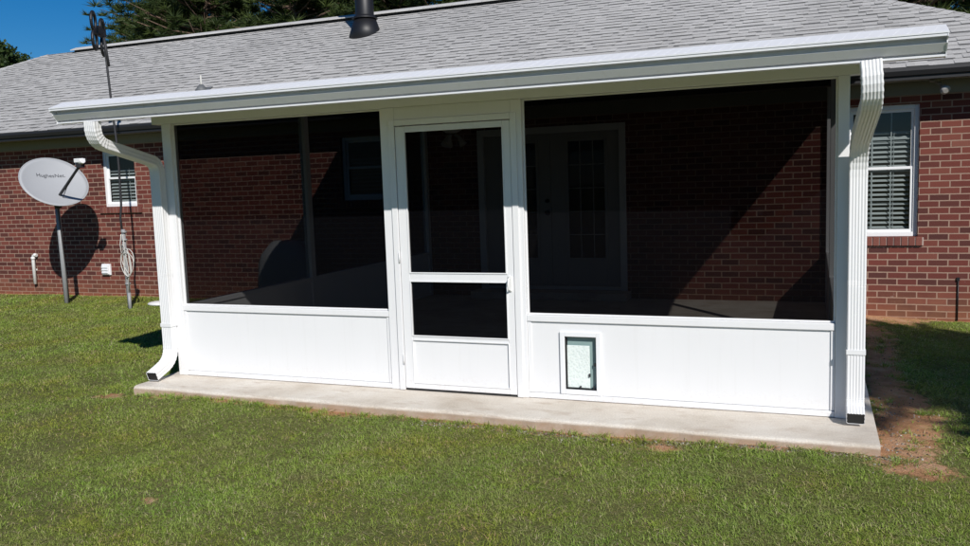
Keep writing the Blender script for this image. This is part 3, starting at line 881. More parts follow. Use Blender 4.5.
for xa, xb in ((GX0+.008, GX0-BKL+.008), (GX1-.020, GX1-.020)):
    m = MB(); y0, y1 = -.76, 4.70
    m.add([(xa, y0, ROOFU(y0)-.012), (xa+.012, y0, ROOFU(y0)-.012), (xb+.012, y1, ROOFU(y1)-.012), (xb, y1, ROOFU(y1)-.012),
           (xa, y0, ROOFU(y0)+.08), (xa+.012, y0, ROOFU(y0)+.08), (xb+.012, y1, ROOFU(y1)+.08), (xb, y1, ROOFU(y1)+.08)],
          [(0, 3, 2, 1), (4, 5, 6, 7), (0, 1, 5, 4), (1, 2, 6, 5), (2, 3, 7, 6), (3, 0, 4, 7)])
    m.build('rake_trim', WH, pr, bevel=.002)
# shingle transition where the porch roof meets the house roof
# gutter
gp = [(-.876, 2.289), (-.876, 2.268), (-.812, 2.268), (-.812, 2.243), (-.852, 2.238), (-.818, 2.197), (-.786, 2.196), (-.786, 2.187), (-.815, 2.184), (-.815, 2.173), (-.755, 2.173), (-.755, 2.287)]
m = MB(); m.prism_x(gp, GX0, GX1, caps=True)
gu = m.build('gutter', M['gutter'], porch, bevel=.0012)
bm = bmesh.new(); bm.from_mesh(gu.data); bmesh.ops.recalc_face_normals(bm, faces=bm.faces); bm.to_mesh(gu.data); bm.free()
m = MB()
cap = [(-.878, 2.290), (-.878, 2.266), (-.850, 2.252), (-.854, 2.236), (-.820, 2.196), (-.817, 2.185), (-.817, 2.171), (-.753, 2.171), (-.753, 2.290)]
m.prism_x(cap, GX0-.003, GX0+.002); m.build('end_cap', M['gutter'], gu)
m = MB(); m.prism_x(cap, GX1-.002, GX1+.003); m.build('end_cap', M['gutter'], gu)
# perforated leaf guard: tilted strip with ribs, rising to the roof edge
m = MB()
m.prism_x([(-.880, 2.291), (-.880, 2.283), (-.874, 2.283), (-.86, 2.291), (-.745, 2.336), (-.745, 2.344)], GX0-.005, GX1+.005)
x = GX0+.03
while x < GX1-.03:
    sh = R.uniform(-.004, .004)
    m.add([(x, -.868, 2.2935), (x+.009, -.868, 2.2935), (x+.045, -.75, 2.3395), (x+.036, -.75, 2.3395),
           (x, -.868, 2.2965), (x+.009, -.868, 2.2965), (x+.045, -.75, 2.3425), (x+.036, -.75, 2.3425)],
          [(0, 3, 2, 1), (4, 5, 6, 7), (0, 1, 5, 4), (1, 2, 6, 5), (2, 3, 7, 6), (3, 0, 4, 7)])
    x += .062+sh
m.build('gutter_guard', M['gutter'], gu, bevel=0)

# downspouts: corrugated rectangular section swept along a path
def ds_profile(w, d, n=5):
    # front (v=-d/2) fluted, back plain; returns list of (u,v)
    pts = []
    hw, hd = w/2, d/2
    k = n*4
    fl = .0030
    for i in range(k+1):
        t = i/k; u = -hw+.010+(w-.020)*t
        pts.append((u, -hd+fl*(.5-.5*math.cos(2*math.pi*t*n))*1.0 if True else -hd))
    for i in range(1, 4): pts.append((hw-.010+.010*math.sin(i/4*math.pi/2), -hd+.010-.010*math.cos(i/4*math.pi/2)))
    k2 = 8
    for i in range(k2+1):
        t = i/k2; v = -hd+.010+(d-.020)*t; pts.append((hw-.003*(.5-.5*math.cos(2*math.pi*t*2)), v))
    pts.append((hw-.010, hd)); pts.append((-hw+.010, hd))
    for i in range(k2+1):
        t = i/k2; v = hd-.010-(d-.020)*t; pts.append((-hw+.003*(.5-.5*math.cos(2*math.pi*t*2)), v))
    for i in range(1, 4): pts.append((-hw+.010-.010*math.cos(i/4*math.pi/2)*1.0, -hd+.010-.010*math.sin(i/4*math.pi/2)))
    return pts
def smooth_path(pts, radii, step=.012):
    """polyline with rounded corners, plus a flag telling how curved each sample is"""
    pts = [Vector(p) for p in pts]; out_ = []
    cur = pts[0]
    res = [(cur, 0)]
    for i in range(1, len(pts)-1):
        p = pts[i]; r_ = radii[i-1]
        a = p+(pts[i-1]-p).normalized()*r_; b = p+(pts[i+1]-p).normalized()*r_
        n = 14
        res.append((a, 0))
        for k in range(1, n): 
            t = k/n; res.append((a*(1-t)**2+p*2*t*(1-t)+b*t*t, 1))
        res.append((b, 0))
    res.append((pts[-1], 0))
    return res
def sweep(m, path, prof, crimp=.0011, side=Vector((1, 0, 0)), open_end=True, mi=0):
    rings = []
    n = len(path); k = len(prof)
    for i, (p, fl) in enumerate(path):
        d = (path[min(i+1, n-1)][0]-path[max(i-1, 0)][0]).normalized()
        s = (side-d*side.dot(d)).normalized()
        f = d.cross(s)          # when going down (-z) with side +x: f = (0,-1,0)*... front
        if f.y > 0: f = -f
        sc = 1+((crimp/.05)*(1 if (i % 2) else -1) if fl else 0)
        rings.append([p+s*u*sc+f*(-v)*sc for u, v in prof])
    b = len(m.v)
    for r_ in rings: m.v += [tuple(v) for v in r_]
    for i in range(n-1):
        for j in range(k):
            m.f.append((b+i*k+j, b+i*k+(j+1) % k, b+(i+1)*k+(j+1) % k, b+(i+1)*k+j)); m.mi.append(mi); m.sm.append(False)
    return rings
def downspout(path, radii, mouth_in, label=None):
    prof = ds_profile(.108, .080)
    pth = smooth_path(path, radii)
    m = MB(); sweep(m, pth, prof)
    o = m.build('downspout', M['ds'], porch)
    sol = o.modifiers.new('wall', 'SOLIDIFY'); sol.thickness = .0015; sol.offset = -1
    bm = bmesh.new(); bm.from_mesh(o.data); bmesh.ops.recalc_face_normals(bm, faces=bm.faces); bm.to_mesh(o.data); bm.free()
    # black sheet across the open end, painted as the shade inside the pipe
    m = MB(); e = pth[-1][0]; d = (pth[-1][0]-pth[-2][0]).normalized()
    s = Vector((1, 0, 0)); s = (s-d*s.dot(d)).normalized(); f = d.cross(s)
    if f.y > 0: f = -f
    c = e-d*.003
    prof2 = [(u*.95, v*.95) for u, v in prof]
    m.add([tuple(c+s*u+f*(-v)) for u, v in prof2], [tuple(range(len(prof2)))])
    m.build('mouth_shade', M['rubber'], o)
    # straps
    for z in (mouth_in):
        m = MB(); px_ = None
        for (p, fl) in pth:
            pass
        m = MB(); x = path[-3 if len(path) > 4 else 2][0]
        yv = [p for p in path if abs(p[2]-z) < 5]
        xx, yy = path[3][0], path[3][1]
        frame = [(xx-.056, xx+.056, yy-.0445, yy-.0400, z-.016, z+.016), (xx-.0575, xx-.0535, yy-.040, .0-.001, z-.016, z+.016), (xx+.0535, xx+.0575, yy-.040, -.001, z-.016, z+.016)]
        for fbx in frame: m.box(*fbx)
        m.build('strap', M['ds'], o, bevel=.001)
    return o
downspout([(5.510, -.812, 2.175), (5.525, -.84, 1.99), (5.49, -.052, 1.76), (5.49, -.052, .9), (5.49, -.052, .105), (5.49, -.185, .055)], [.15, .20, .02, .06], (.46,))
dsl = downspout([(.075, -.812, 2.175), (.06, -.80, 2.02), (-.035, -.045, 1.87), (-.035, -.045, .9), (-.035, -.045, .145), (-.025, -.30, .052)], [.12, .10, .02, .13], (.46,))

# screen door
door_y0, door_y1 = -.006, .026
dm = MB()
st = .078
dm.box(DL, DL+st, door_y0, door_y1, .018, 2.05); dm.box(DR-st*.75, DR, door_y0, door_y1, .018, 2.05)
X0, X1 = DL+st, DR-st*.75
dm.box(X0, X1, door_y0+.001, door_y1-.001, 2.008, 2.05)
dm.box(X0, X1, door_y0+.001, door_y1-.001, .865, .932)
dm.box(X0, X1, door_y0+.001, door_y1-.001, .405, .440)
dm.box(X0, X1, door_y0+.001, door_y1-.001, .018, .065)
sd = dm.build('screen_door', WH, porch, bevel=.004)
boxpart('kick_plate', WH, sd, (X0, X1, .006, .016, .065, .405), bevel=0)
flat_screen([(X0, .012, .932), (X1, .012, .932), (X1, .012, 2.008), (X0, .012, 2.008)], sd)
flat_screen([(X0, .012, .44), (X1, .012, .44), (X1, .012, .865), (X0, .012, .865)], sd)
m = MB()
frame_ring(m, X0-.006, X1+.006, .926, 2.014, .010, -.011, -.0065); frame_ring(m, X0-.006, X1+.006, .434, .871, .010, -.011, -.0065)
frame_ring(m, X0-.006, X1+.006, .060, .410, .008, -.010, -.0065)
m.build('moulding', WH, sd, bevel=.002)
# door sweep and handle
m = MB(); m.box(DL+.004, DR-.004, -.002, .02, .004, .0175); m.build('door_sweep', M['rubber'], sd)
hx = DR-.030
m = MB()
m.box(hx-.012, hx+.012, -.018, -.0065, .80, .915)
m.tube([(hx, -.018, .90), (hx, -.045, .895), (hx, -.056, .86), (hx, -.050, .82), (hx, -.018, .808)], [.006, .007, .008, .007, .006], 8)
m.build('handle', M['lnb'], sd, bevel=.002)
for z in (.25, 1.05, 1.85):
    m = MB(); m.tube([(DL-.003, -.018, z-.04), (DL-.003, -.018, z+.04)], .006, 8); m.build('hinge', WH, sd)

# ------------------------------------------------------------------ ceiling fan in the porch
fan = empty('ceiling_fan', (1.42, 3.0, 2.6))
tag(fan, 'dim ceiling fan with a light kit seen through the door screen', 'ceiling fan')
m = MB(); zt = ROOFU(3.0)-.002
m.tube([(1.42, 3.0, zt), (1.42, 3.0, zt-.05)], [.07, .045], 16); m.tube([(1.42, 3, zt-.05), (1.42, 3, 2.28)], .013, 10)
m.build('rod', M['lnb'], fan)
m = MB(); m.tube([(1.42, 3, 2.30), (1.42, 3, 2.27), (1.42, 3, 2.20), (1.42, 3, 2.17)], [.05, .11, .11, .06], 20); m.build('motor', M['lnb'], fan)
for k in range(5):
    a = .35+k*2*math.pi/5; ca_, sa_ = math.cos(a), math.sin(a)
    m = MB(); q0 = []
    for rr, ww in ((.10, .02), (.17, .03), (.20, .055), (.58, .065), (.60, .05)):
        q0.append((rr, ww))
    vs = []
    for rr, ww in q0:
        for sg in (-1, 1):
            vs.append((1.42+ca_*rr-sa_*ww*sg, 3+sa_*rr+ca_*ww*sg, 2.235+sg*.008))
    vs2 = [(a_, b_, c_+.006) for a_, b_, c_ in vs]
    fs = []
    for i in range(4): fs += [(2*i, 2*i+1, 2*i+3, 2*i+2), (10+2*i, 10+2*i+2, 10+2*i+3, 10+2*i+1), (2*i, 2*i+2, 10+2*i+2, 10+2*i), (2*i+1, 10+2*i+1, 10+2*i+3, 2*i+3)]
    fs += [(0, 10, 11, 1), (8, 9, 19, 18)]
    m.add(vs+vs2, fs); m.build('blade', M['door'], fan)
for k in range(3):
    a = .2+k*2*math.pi/3; ca_, sa_ = math.cos(a), math.sin(a)
    m = MB(); m.tube([(1.42+ca_*.03, 3+sa_*.03, 2.15), (1.42+ca_*.08, 3+sa_*.08, 2.12), (1.42+ca_*.11, 3+sa_*.11, 2.06), (1.42+ca_*.13, 3+sa_*.13, 2.03)], [.014, .018, .036, .046], 14)
    m.build('lamp_shade', M['door'], fan)

# ------------------------------------------------------------------ SATELLITE DISH
gz_ = lambda x, y: float(ground_z(np.array([x]), np.array([y]))[0])
DX, DY = -6.10, 4.30
dish = empty('satellite_dish', (DX, DY, gz_(DX, DY)))
tag(dish, 'grey oval satellite dish on a steel ground pole in front of the brick wall', 'satellite dish')
AZ, EL = math.radians(68), math.radians(38)
nv = Vector((math.sin(AZ)*math.cos(EL), -math.cos(AZ)*math.cos(EL), math.sin(EL)))
hor = nv.cross(Vector((0, 0, 1))).normalized()*-1      # to image right
if hor.x < 0: hor = -hor
up_ = hor.cross(nv); 
if up_.z < 0: up_ = -up_
sk = 0.0
ua = hor*math.cos(sk)+up_*math.sin(sk); ub = up_*math.cos(sk)-hor*math.sin(sk)
ctr = Vector((-5.91, 4.10, 1.845))
AW, BH, DP = .50, .48, .085
def dpt(r_, t, off=0):
    x_, y_ = AW*r_*math.cos(t), BH*r_*math.sin(t)
    return ctr+ua*x_+ub*y_+nv*(DP*(r_*r_-1)+off)
m = MB(); nr, ns = 10, 48
for side_, off in ((0, 0), (1, -.012)):
    b = len(m.v); m.v.append(tuple(dpt(0, 0, off)))
    for i in range(1, nr+1):
        for j in range(ns): m.v.append(tuple(dpt(i/nr, 2*math.pi*j/ns, off)))
    for j in range(ns):
        f = (b, b+1+j, b+1+(j+1) % ns); m.f.append(f if side_ == 0 else f[::-1]); m.mi.append(0); m.sm.append(True)
    for i in range(nr-1):
        for j in range(ns):
            a_ = b+1+i*ns+j; a2 = b+1+i*ns+(j+1) % ns; f = (a_, a_+ns, a2+ns, a2)
            m.f.append(f if side_ == 0 else f[::-1]); m.mi.append(0); m.sm.append(True)
b2 = 1+nr*ns
for j in range(ns):
    a_ = 1+(nr-1)*ns+j; a2 = 1+(nr-1)*ns+(j+1) % ns
    m.f.append((a_, b2+a_, b2+a2, a2)); m.mi.append(0); m.sm.append(False)
ref = m.build('reflector', M['dish'], dish)
m = MB(); m.tube([dpt(1, 2*math.pi*j/48, -.006) for j in range(49)], .009, 6, caps=False); m.build('rim', M['dish'], ref)
# lettering on the reflector
fc = bpy.data.curves.new('lettering', 'FONT'); fc.body = 'HughesNet.'; fc.size = .090; fc.align_x = 'CENTER'; fc.align_y = 'CENTER'; fc.extrude = .0008
fo = bpy.data.objects.new('tmp', fc); COL.objects.link(fo)
bpy.context.view_layer.update()
dg = bpy.context.evaluated_depsgraph_get()
tm = bpy.data.meshes.new_from_object(fo.evaluated_get(dg))
bpy.data.objects.remove(fo)
rt = hor*math.cos(math.radians(-3))+up_*math.sin(math.radians(-3)); ut = up_*math.cos(math.radians(-3))-hor*math.sin(math.radians(-3))
lc = .17*ut-.0*rt
for v in tm.vertices:
    q = lc+rt*v.co.x+ut*v.co.y*1.0
    a_, b_ = q.dot(ua)/AW, q.dot(ub)/BH
    w = ctr+q+nv*(DP*(a_*a_+b_*b_-1)+.003+v.co.z)
    v.co = w-Vector(dish.location)
tm.materials.append(M['lettering'])
lo_ = link(bpy.data.objects.new('lettering', tm), ref)
# pole, mount, arm, feed
m = MB(); m.tube([(DX, DY, gz_(DX, DY)-.1), (DX-.01, DY, .6), (DX-.03, DY, 1.70)], .036, 14)
m.build('pole', M['galv'], dish)
m = MB(); m.tube([(DX, DY, 1.42), (DX-.03, DY, 1.62)], .055, 14)
bk = ctr-nv*(DP+.02)
m.tube([(DX-.03, DY, 1.56), tuple(bk-nv*.05)], .05, 8); m.tube([tuple(bk-nv*.06-ub*.20), tuple(bk-nv*.06+ub*.2)], .028, 8); m.tube([tuple(bk-nv*.05-ua*.2), tuple(bk-nv*.05+ua*.2)], .022, 8)
m.build('mount', M['dark_steel'], dish)
LN = Vector((-4.99, 3.77, 2.10))
A0 = Vector((DX+.03, DY-.10, 1.50))
m = MB(); m.tube([(DX, DY, 1.46), tuple(A0), tuple(A0.lerp(LN, .9)-Vector((0, 0, .03))), tuple(LN-Vector((0, 0, .05)))], [.026, .024, .020, .018], 8)
m.build('feed_arm', M['dark_steel'], dish)
m = MB()
dirn = (ctr-LN).normalized()
m.tube([tuple(LN-dirn*.10), tuple(LN-dirn*.01), tuple(LN+dirn*.02), tuple(LN+dirn*.09)], [.040, .043, .03, .042], 14)
m.box(LN.x-.06, LN.x+.06, LN.y-.06, LN.y+.05, LN.z+.0, LN.z+.06)
lb = m.build('feed_horn', M['lnb'], dish, bevel=.006)
m = MB(); m.box(LN.x-.045, LN.x+.045, LN.y-.045, LN.y+.045, LN.z-.075, LN.z-.002); m.build('transceiver', M['dark_steel'], lb, bevel=.006)
m = MB(); m.tube([tuple(LN-Vector((0, 0, .05))), tuple(A0.lerp(LN, .5)-Vector((0, 0, .05))), (DX+.05, DY-.05, 1.40), (DX+.045, DY-.03, 1.0), (DX+.05, DY, .3), (DX+.06, DY, -.12)], .007, 6)
m.build('cable', M['rubber'], dish)

# ------------------------------------------------------------------ TV ANTENNA on its mast
ax, ay = -4.50, 4.02
ant = empty('tv_antenna', (ax, ay, gz_(ax, ay)))
tag(ant, 'tall thin mast with a four-ring television antenna above the gutter', 'antenna')
m = MB(); m.tube([(ax, ay, -.2), (ax-.01, ay, .55), (ax-.012, ay, 1.08)], .030, 12); m.tube([(ax+.055, ay-.05, -.2), (ax+.055, ay-.05, .12)], .025, 10)
m.build('base_pipe', M['galv'], ant)
m = MB(); m.tube([(ax-.02, ay-.01, 1.0), (ax-.045, ay, 1.25), (ax-.01, ay, 1.45), (ax+.005, ay, 2.0), (ax+.0, ay, 2.4), (ax-.03, ay, 2.8), (ax-.06, ay, 3.4), (ax-.09, ay, 4.02)], .0165, 10)
m.tube([(ax-.03, ay, 3.5), (ax-.09, ay, 4.0)], .020, 10)
ms = m.build('mast', M['dark_steel'], ant)
for z in (.25, .92, 1.04):
    m = MB(); m.tube([(ax, ay, z-.015), (ax, ay, z+.015)], .042, 12); m.build('clamp', M['galv'], ant)
u_ = Vector((.50, -.866, 0)); c0_ = Vector((ax-.20, ay+.02, 3.97))
for i, sgn in enumerate((-1, 1)):
    for j, (zc) in enumerate((.135, -.135)):
        c = c0_+u_*sgn*.21+Vector((0, 0, zc+(.03 if sgn > 0 else 0)))
        m = MB(); m.tube([c+u_*.105*math.cos(t*2*math.pi/24)+Vector((0, 0,   .132*math.sin(t*2*math.pi/24))) for t in range(25)], .024, 8, caps=False)
        m.build('ring', M['black'], ant)
m = MB()
m.tube([tuple(c0_-u_*.25), tuple(c0_+u_*.28)], .020, 8); m.tube([tuple(c0_), (ax-.09, ay, 4.0)], .018, 8)
m.box(c0_.x-.04, c0_.x+.04, c0_.y-.04, c0_.y+.04, 3.98, 4.10)
m.tube([(ax-.09, ay, 4.02), (ax+.08, ay-.1, 4.12)], .005, 6)
m.box(ax-.12, ax-.06, ay-.03, ay+.03, 3.93, 4.05)
m.build('boom', M['black'], ant)
# coiled cable hanging on the mast
m = MB(); pts = []
coil = Vector((ax+.07, ay-.05, .62))
for k in range(120):
    t = k/119; a = t*2*math.pi*4.3
    rx = .095+.03*math.sin(a*.37+1); rz = .19+.035*math.sin(a*.53)
    pts.append(coil+Vector((rx*math.cos(a)+.02*math.sin(a*1.7), .02*math.sin(a*.9), rz*math.sin(a)-.06+.02*math.sin(t*9))))
m.tube([tuple(p) for p in pts], .0062, 6)
m.tube([(ax-.02, ay-.04, 1.0), (ax-.05, ay-.045, .85), (ax-.03, ay-.05, .72), (ax+.04, ay-.05, .80), (ax+.0, ay-.05, .86), (ax-.03, ay-.045, .78)], .0062, 6)
m.tube([(ax+.02, ay-.045, 1.0), (ax+.03, ay-.05, .8), (ax+.08, ay-.05, .50), (ax+.05, ay-.05, .1)], .0062, 6)
cb = m.build('cable_coil', M['cable'])
tag(cb, 'loose coil of pale cable hanging on the grey mast base', 'cable')

# ------------------------------------------------------------------ small things by the wall
m = MB()
wx, wy = -4.30, 4.42; wz = gz_(wx, wy)
vs = []; ring = 20
for (r_, h_) in ((.17, .0), (.17, .02), (.15, .035), (.08, .05), (.03, .055)):
    for k in range(ring):
        a = 2*math.pi*k/ring; vs.append((wx+r_*1.15*math.cos(a), wy+r_*.8*math.sin(a), wz+.012+h_))
fs = [(i*ring+k, i*ring+(k+1) % ring, (i+1)*ring+(k+1) % ring, (i+1)*ring+k) for i in range(4) for k in range(ring)]
fs += [tuple(4*ring+k for k in range(ring)), tuple(ring-1-k for k in range(ring))]
m.add(vs, fs, 0, True)
o = m.build('plastic_lid', M['lnb'])
tag(o, 'low white lid lying in the grass beside the mast', 'lid')

# covered grill standing by the brick wall, left of the porch
gr = empty('covered_grill', (-2.03, 4.96, gz_(-2.03, 4.96)))
tag(gr, 'outdoor grill under a grey cover against the brick wall, seen through the left screens', 'grill')
m = MB()
gx0, gx1, gy0, gy1 = -2.70, -1.70, 4.70, 5.12
g0 = gz_(-2, 4.6)
secs = [(g0+.10, 0, .02), (.25, .0, .03), (.50, .02, .03), (.62, .06, .04), (.70, .14, .07), (.80, .22, .14), (.825, .30, .2)]
nseg = 36; b = len(m.v)
for (z, inx, iny) in secs:
    for k in range(nseg):
        a = 2*math.pi*k/nseg
        ca_, sa_ = math.cos(a), math.sin(a)
        e = 4.5
        rr = (abs(ca_)**e+abs(sa_)**e)**(-1/e)
        wob = 1+.03*math.sin(a*7+z*6)+.02*math.sin(a*13)
        m.v.append(((gx0+gx1)/2+ca_*rr*((gx1-gx0)/2-inx)*wob, (gy0+gy1)/2+sa_*rr*((gy1-gy0)/2-iny)*wob, z+.012*math.sin(a*5)))
for i in range(len(secs)-1):
    for k in range(nseg):
        m.f.append((b+i*nseg+k, b+i*nseg+(k+1) % nseg, b+(i+1)*nseg+(k+1) % nseg, b+(i+1)*nseg+k)); m.mi.append(0); m.sm.append(True)
m.f.append(tuple(b+(len(secs)-1)*nseg+k for k in range(nseg))); m.mi.append(0); m.sm.append(True)
m.build('cover', M['cover'], gr)
for lx in (gx0+.12, gx1-.12):
    for ly in (gy0+.08, gy1-.1):
        m = MB(); m.tube([(lx, ly, gz_(lx, ly)-.01), (lx, ly, .3)], .018, 8); m.build('leg', M['black'], gr)

# ------------------------------------------------------------------ TREES
def crown_mesh(name, kind, seed, h, rad, z0, shape, nclump, per, mat, size):
    """needle / leaf clumps along limbs; returns (crown mesh, trunk mesh)"""
    rr = random.Random(seed); g = np.random.default_rng(seed)
    tr = MB()
    bend = [Vector((rr.uniform(-.25, .25)*t, rr.uniform(-.25, .25)*t, h*t)) for t in (0, .25, .5, .75, .97)]
    tr.tube([(0, 0, -.3)]+[tuple(p) for p in bend[1:]], [h*.016+.03, h*.014, h*.011, h*.007, .02], 9)
    def trunk_at(z):
        t = max(0, min(.97, z/h)); 
        for a, b in zip(bend[:-1], bend[1:]):
            if a.z <= z <= b.z: return a.lerp(b, (z-a.z)/(b.z-a.z+1e-6))
        return bend[-1]
    cs = []
    nl = int(nclump/9)
    for i in range(nl):
        t = (i+rr.random())/nl; z = z0+(h-z0)*t
        L_ = rad*shape(t)*rr.uniform(.55, 1.15)
        a = rr.uniform(0, 2*math.pi)
        rise = rr.uniform(-.05, .45) if kind == 'pine' else rr.uniform(.1, .8)
        s = trunk_at(z); d = Vector((math.cos(a), math.sin(a), rise)).normalized()
        e = s+d*L_
        mid = s.lerp(e, .5)+Vector((0, 0, -.06*L_))
        tr.tube([tuple(s), tuple(mid), tuple(e)], [.012+.018*L_, .010+.010*L_, .006], 5)
        for k in range(9):
            u = rr.uniform(.35, 1.08)
            c = s.lerp(e, u)+Vector((rr.gauss(0, .16*L_*.6), rr.gauss(0, .16*L_*.6), rr.gauss(0, .14*L_*.5)))
            cs.append((c, rr.uniform(.65, 1.3), rr.random()))
    n = len(cs)*per
    C = np.repeat(np.array([c[0] for c in cs]), per, 0); S = np.repeat(np.array([c[1] for c in cs]), per); V_ = np.repeat(np.array([c[2] for c in cs]), per)
    d = g.normal(size=(n, 3)); d /= np.linalg.norm(d, axis=1)[:, None]
    if kind == 'pine': d[:, 2] = np.abs(d[:, 2])*.8-.1
    st_ = C+d*(S*size)[:, None]*g.uniform(0, .35 if kind == 'pine' else .9, n)[:, None]
    ln = (size*S*g.uniform(.6, 1.1, n))[:, None] if kind == 'pine' else (size*.42*g.uniform(.6, 1.2, n))[:, None]
    dd = d if kind == 'pine' else g.normal(size=(n, 3))
    dd = dd/np.linalg.norm(dd, axis=1)[:, None]
    wv = np.cross(dd, g.normal(size=(n, 3))); wv /= np.linalg.norm(wv, axis=1)[:, None]
    w = .105*size if kind == 'pine' else .20*size
    A = st_-wv*w*.5; B = st_+wv*w*.5; T = st_+dd*ln
    if kind == 'pine':
        V3 = np.stack([A, B, T], 1).reshape(-1, 3); k_ = 3
    else:
        V3 = np.stack([st_, st_+dd*ln*.5-wv*w, T, st_+dd*ln*.5+wv*w], 1).reshape(-1, 3); k_ = 4
    me = bpy.data.meshes.new(name)
    me.vertices.add(len(V3)); me.vertices.foreach_set('co', V3.astype(np.float32).reshape(-1))
    lp = np.arange(len(V3), dtype=np.int32); me.loops.add(len(lp)); me.loops.foreach_set('vertex_index', lp)
    me.polygons.add(n); me.polygons.foreach_set('loop_start', (np.arange(n)*k_).astype(np.int32)); me.update(calc_edges=True)
    at = me.attributes.new('rnd', 'FLOAT', 'FACE'); at.data.foreach_set('value', np.clip(V_*.75+g.random(n)*.3, 0, 1).astype(np.float32))
    me.materials.append(mat)
    tm_ = bpy.data.meshes.new('trunk'); tm_.from_pydata(tr.v, [], tr.f); tm_.polygons.foreach_set('use_smooth', [True]*len(tr.f)); tm_.materials.append(M['bark'])
    return me, tm_
pine_shape = lambda t: (1-.62*t)*(.55+.45*min(1, t*5))
round_shape = lambda t: math.sqrt(max(.05, 1-(2*t-.85)**2*.85))
PA = crown_mesh('crown', 'pine', 3, 16.5, 4.2, 3.4, pine_shape, 2000, 44, M['needle'], .38)
PB = crown_mesh('crown', 'pine', 8, 15.0, 4.0, 2.6, pine_shape, 1900, 44, M['needle'], .37)
PC = crown_mesh('crown', 'pine', 21, 10.0, 3.2, 1.6, round_shape, 1700, 44, M['needle'], .32)
PD = crown_mesh('crown', 'leaf', 33, 9.6, 3.3, 2.0, round_shape, 1400, 40, M['leaf'], .42)
def tree(kind, x, y, rz, sc, label, name='pine_tree', group=None):
    cm, tm_ = kind
    t = empty(name, (x, y, gz_(x, y))); t.rotation_euler.z = rz; t.scale = (sc, sc, sc)
    tag(t, label, 'tree', group)
    link(bpy.data.objects.new('trunk', tm_), t); link(bpy.data.objects.new('crown', cm), t)
    return t
GRP = 'pine trees standing behind the house'
for k, (kd, x, y, rz, sc) in enumerate([(PA, -21.6, 25.5, .3, 1.0), (PB, -18.2, 23.6, 2.1, 1.02), (PA, -14.9, 26.0, 4.0, 1.05), (PB, -11.2, 23.5, 5.2, 1.0), (PA, -8.2, 25.0, 1.2, 1.0),
                                        (PB, -4.6, 23.5, 3.3, 1.05), (PA, -.4, 26.0, 2.7, 1.05), (PB, 7.4, 22.0, .9, 1.15), (PA, 10.3, 23.0, 5.6, 1.25), (PB, 14.0, 21.5, 4.4, 1.3), (PA, 17.6, 24.0, 1.9, 1.3)]):
    lab = ['tall pine at the left edge of the big stand, open sky on its left', 'tall pine rising behind the roof, second from the open sky', 'tall pine behind the roof ridge, left of the black flue',
           'tall pine close behind the black flue pipe', 'tall pine behind the ridge, just right of the black flue', 'pine behind the ridge where the roof leaves the top of the photo',
           'pine hidden largely by the roof above the screen door', 'dark pine just left of where the right hip enters the photo', 'dark pine just behind the right hip of the roof',
           'dark pine above the right hip, at the right edge of the photo', 'rightmost dark pine behind the house corner'][k]
    tree(kd, x, y, rz, sc, lab, group=GRP)
tree(PC, -23.6, 24.0, 1.0, .83, 'lower bushy pine filling the gap just right of the antenna')
tree(PC, -19.9, 22.0, 4.1, .92, 'lower bushy pine in front of the tall ones, above the left part of the ridge')
tree(PC, -15.4, 19.6, 2.0, .98, 'lower bushy pine above the ridge, midway between antenna and flue')
tree(PC, -11.4, 19.3, .4, .95, 'lower bushy pine directly left of the black flue')
tree(PC, -7.6, 19.5, 3.2, .95, 'lower bushy pine directly right of the black flue')
tree(PD, -33.0, 25.0, 0, .95, 'round green tree at the far left edge beyond the roof hip', 'broadleaf_tree')
tree(PD, -30.9, 26.5, 2.2, .88, 'smaller round tree beyond the roof, right of the leftmost one', 'broadleaf_tree')
tree(PD, -28.9, 30.0, 3.9, .92, 'low tree top showing where the left hip meets the ridge', 'broadleaf_tree')
# tree to the right of the photographer that shades the right-hand grass
PE = crown_mesh('crown', 'leaf', 55, 7.1, 2.0, 4.3, round_shape, 420, 44, M['leaf'], .55)
tree(PE, 13.1, -4.8, 1.0, 1.0, 'tree beyond the right edge of the photo, casting dappled shade over the grass', 'broadleaf_tree')

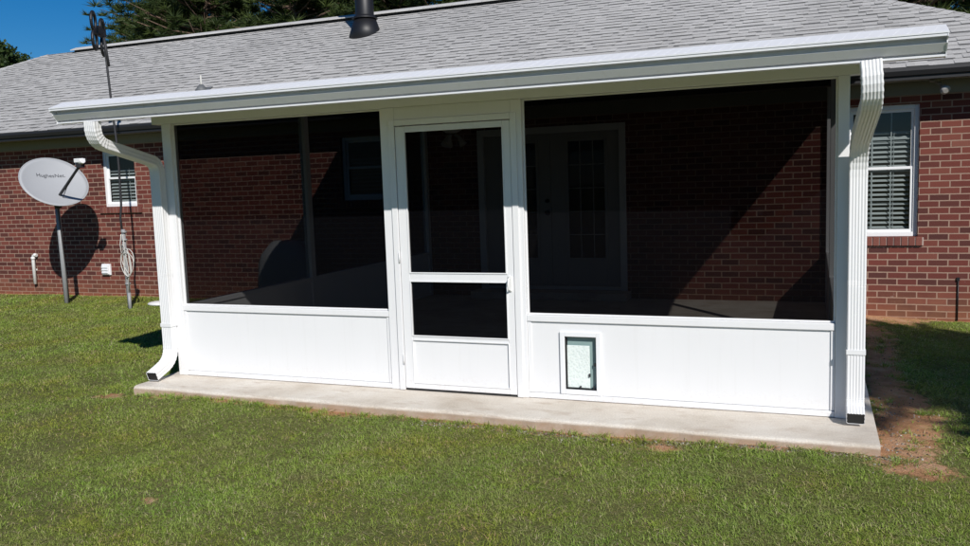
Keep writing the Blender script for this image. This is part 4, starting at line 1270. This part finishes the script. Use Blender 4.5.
# ------------------------------------------------------------------ light, sky, camera
SD = Vector((.83, -1.0, .93)).normalized()
sun = bpy.data.lights.new('sun', 'SUN'); sun.energy = 5.0; sun.angle = math.radians(.53); sun.color = (1, .965, .92)
so = bpy.data.objects.new('sun', sun); so.rotation_euler = (-SD).to_track_quat('-Z', 'Y').to_euler(); so.location = (10, -12, 14); link(so)
w = bpy.data.worlds.new('World'); scene.world = w; w.use_nodes = True
nt = w.node_tree; nt.nodes.clear()
sky = nt.nodes.new('ShaderNodeTexSky'); sky.sky_type = 'NISHITA'; sky.sun_disc = False
sky.sun_elevation = math.asin(SD.z); sky.sun_rotation = math.atan2(SD.x, SD.y)
sky.air_density = 1.0; sky.dust_density = .0; sky.ozone_density = 9.0; sky.altitude = 0
bg = nt.nodes.new('ShaderNodeBackground'); bg.inputs[1].default_value = .070
ow = nt.nodes.new('ShaderNodeOutputWorld'); hs = nt.nodes.new('ShaderNodeHueSaturation'); hs.inputs['Saturation'].default_value = 1.25; nt.links.new(sky.outputs[0], hs.inputs['Color']); nt.links.new(hs.outputs[0], bg.inputs[0]); nt.links.new(bg.outputs[0], ow.inputs[0])

cam = bpy.data.cameras.new('camera'); cam.sensor_width = 36; cam.lens = 837.13/970*36; cam.clip_end = 1500; cam.clip_start = .05
co = bpy.data.objects.new('camera', cam); link(co)
a, b, c = math.radians(21.5815), math.radians(-6.2295), math.radians(-1.9542)
fw = Vector((-math.sin(a), math.cos(a), 0)); rt = Vector((math.cos(a), math.sin(a), 0)); up = Vector((0, 0, 1))
fw2 = fw*math.cos(b)+up*math.sin(b); up2 = up*math.cos(b)-fw*math.sin(b)
r3 = rt*math.cos(c)+up2*math.sin(c); u3 = up2*math.cos(c)-rt*math.sin(c)
mw = Matrix((r3, u3, -fw2)).transposed().to_4x4(); mw.translation = Vector((5.23857, -5.7855, 1.61332))
co.matrix_world = mw
scene.camera = co
scene.view_settings.view_transform = 'Standard'; scene.view_settings.look = 'None'
scene.view_settings.exposure = -0.08; scene.view_settings.gamma = 1; scene.view_settings.use_curve_mapping = False
scene.cycles.max_bounces = 8; scene.cycles.transparent_max_bounces = 24
scene.cycles.use_denoising = True
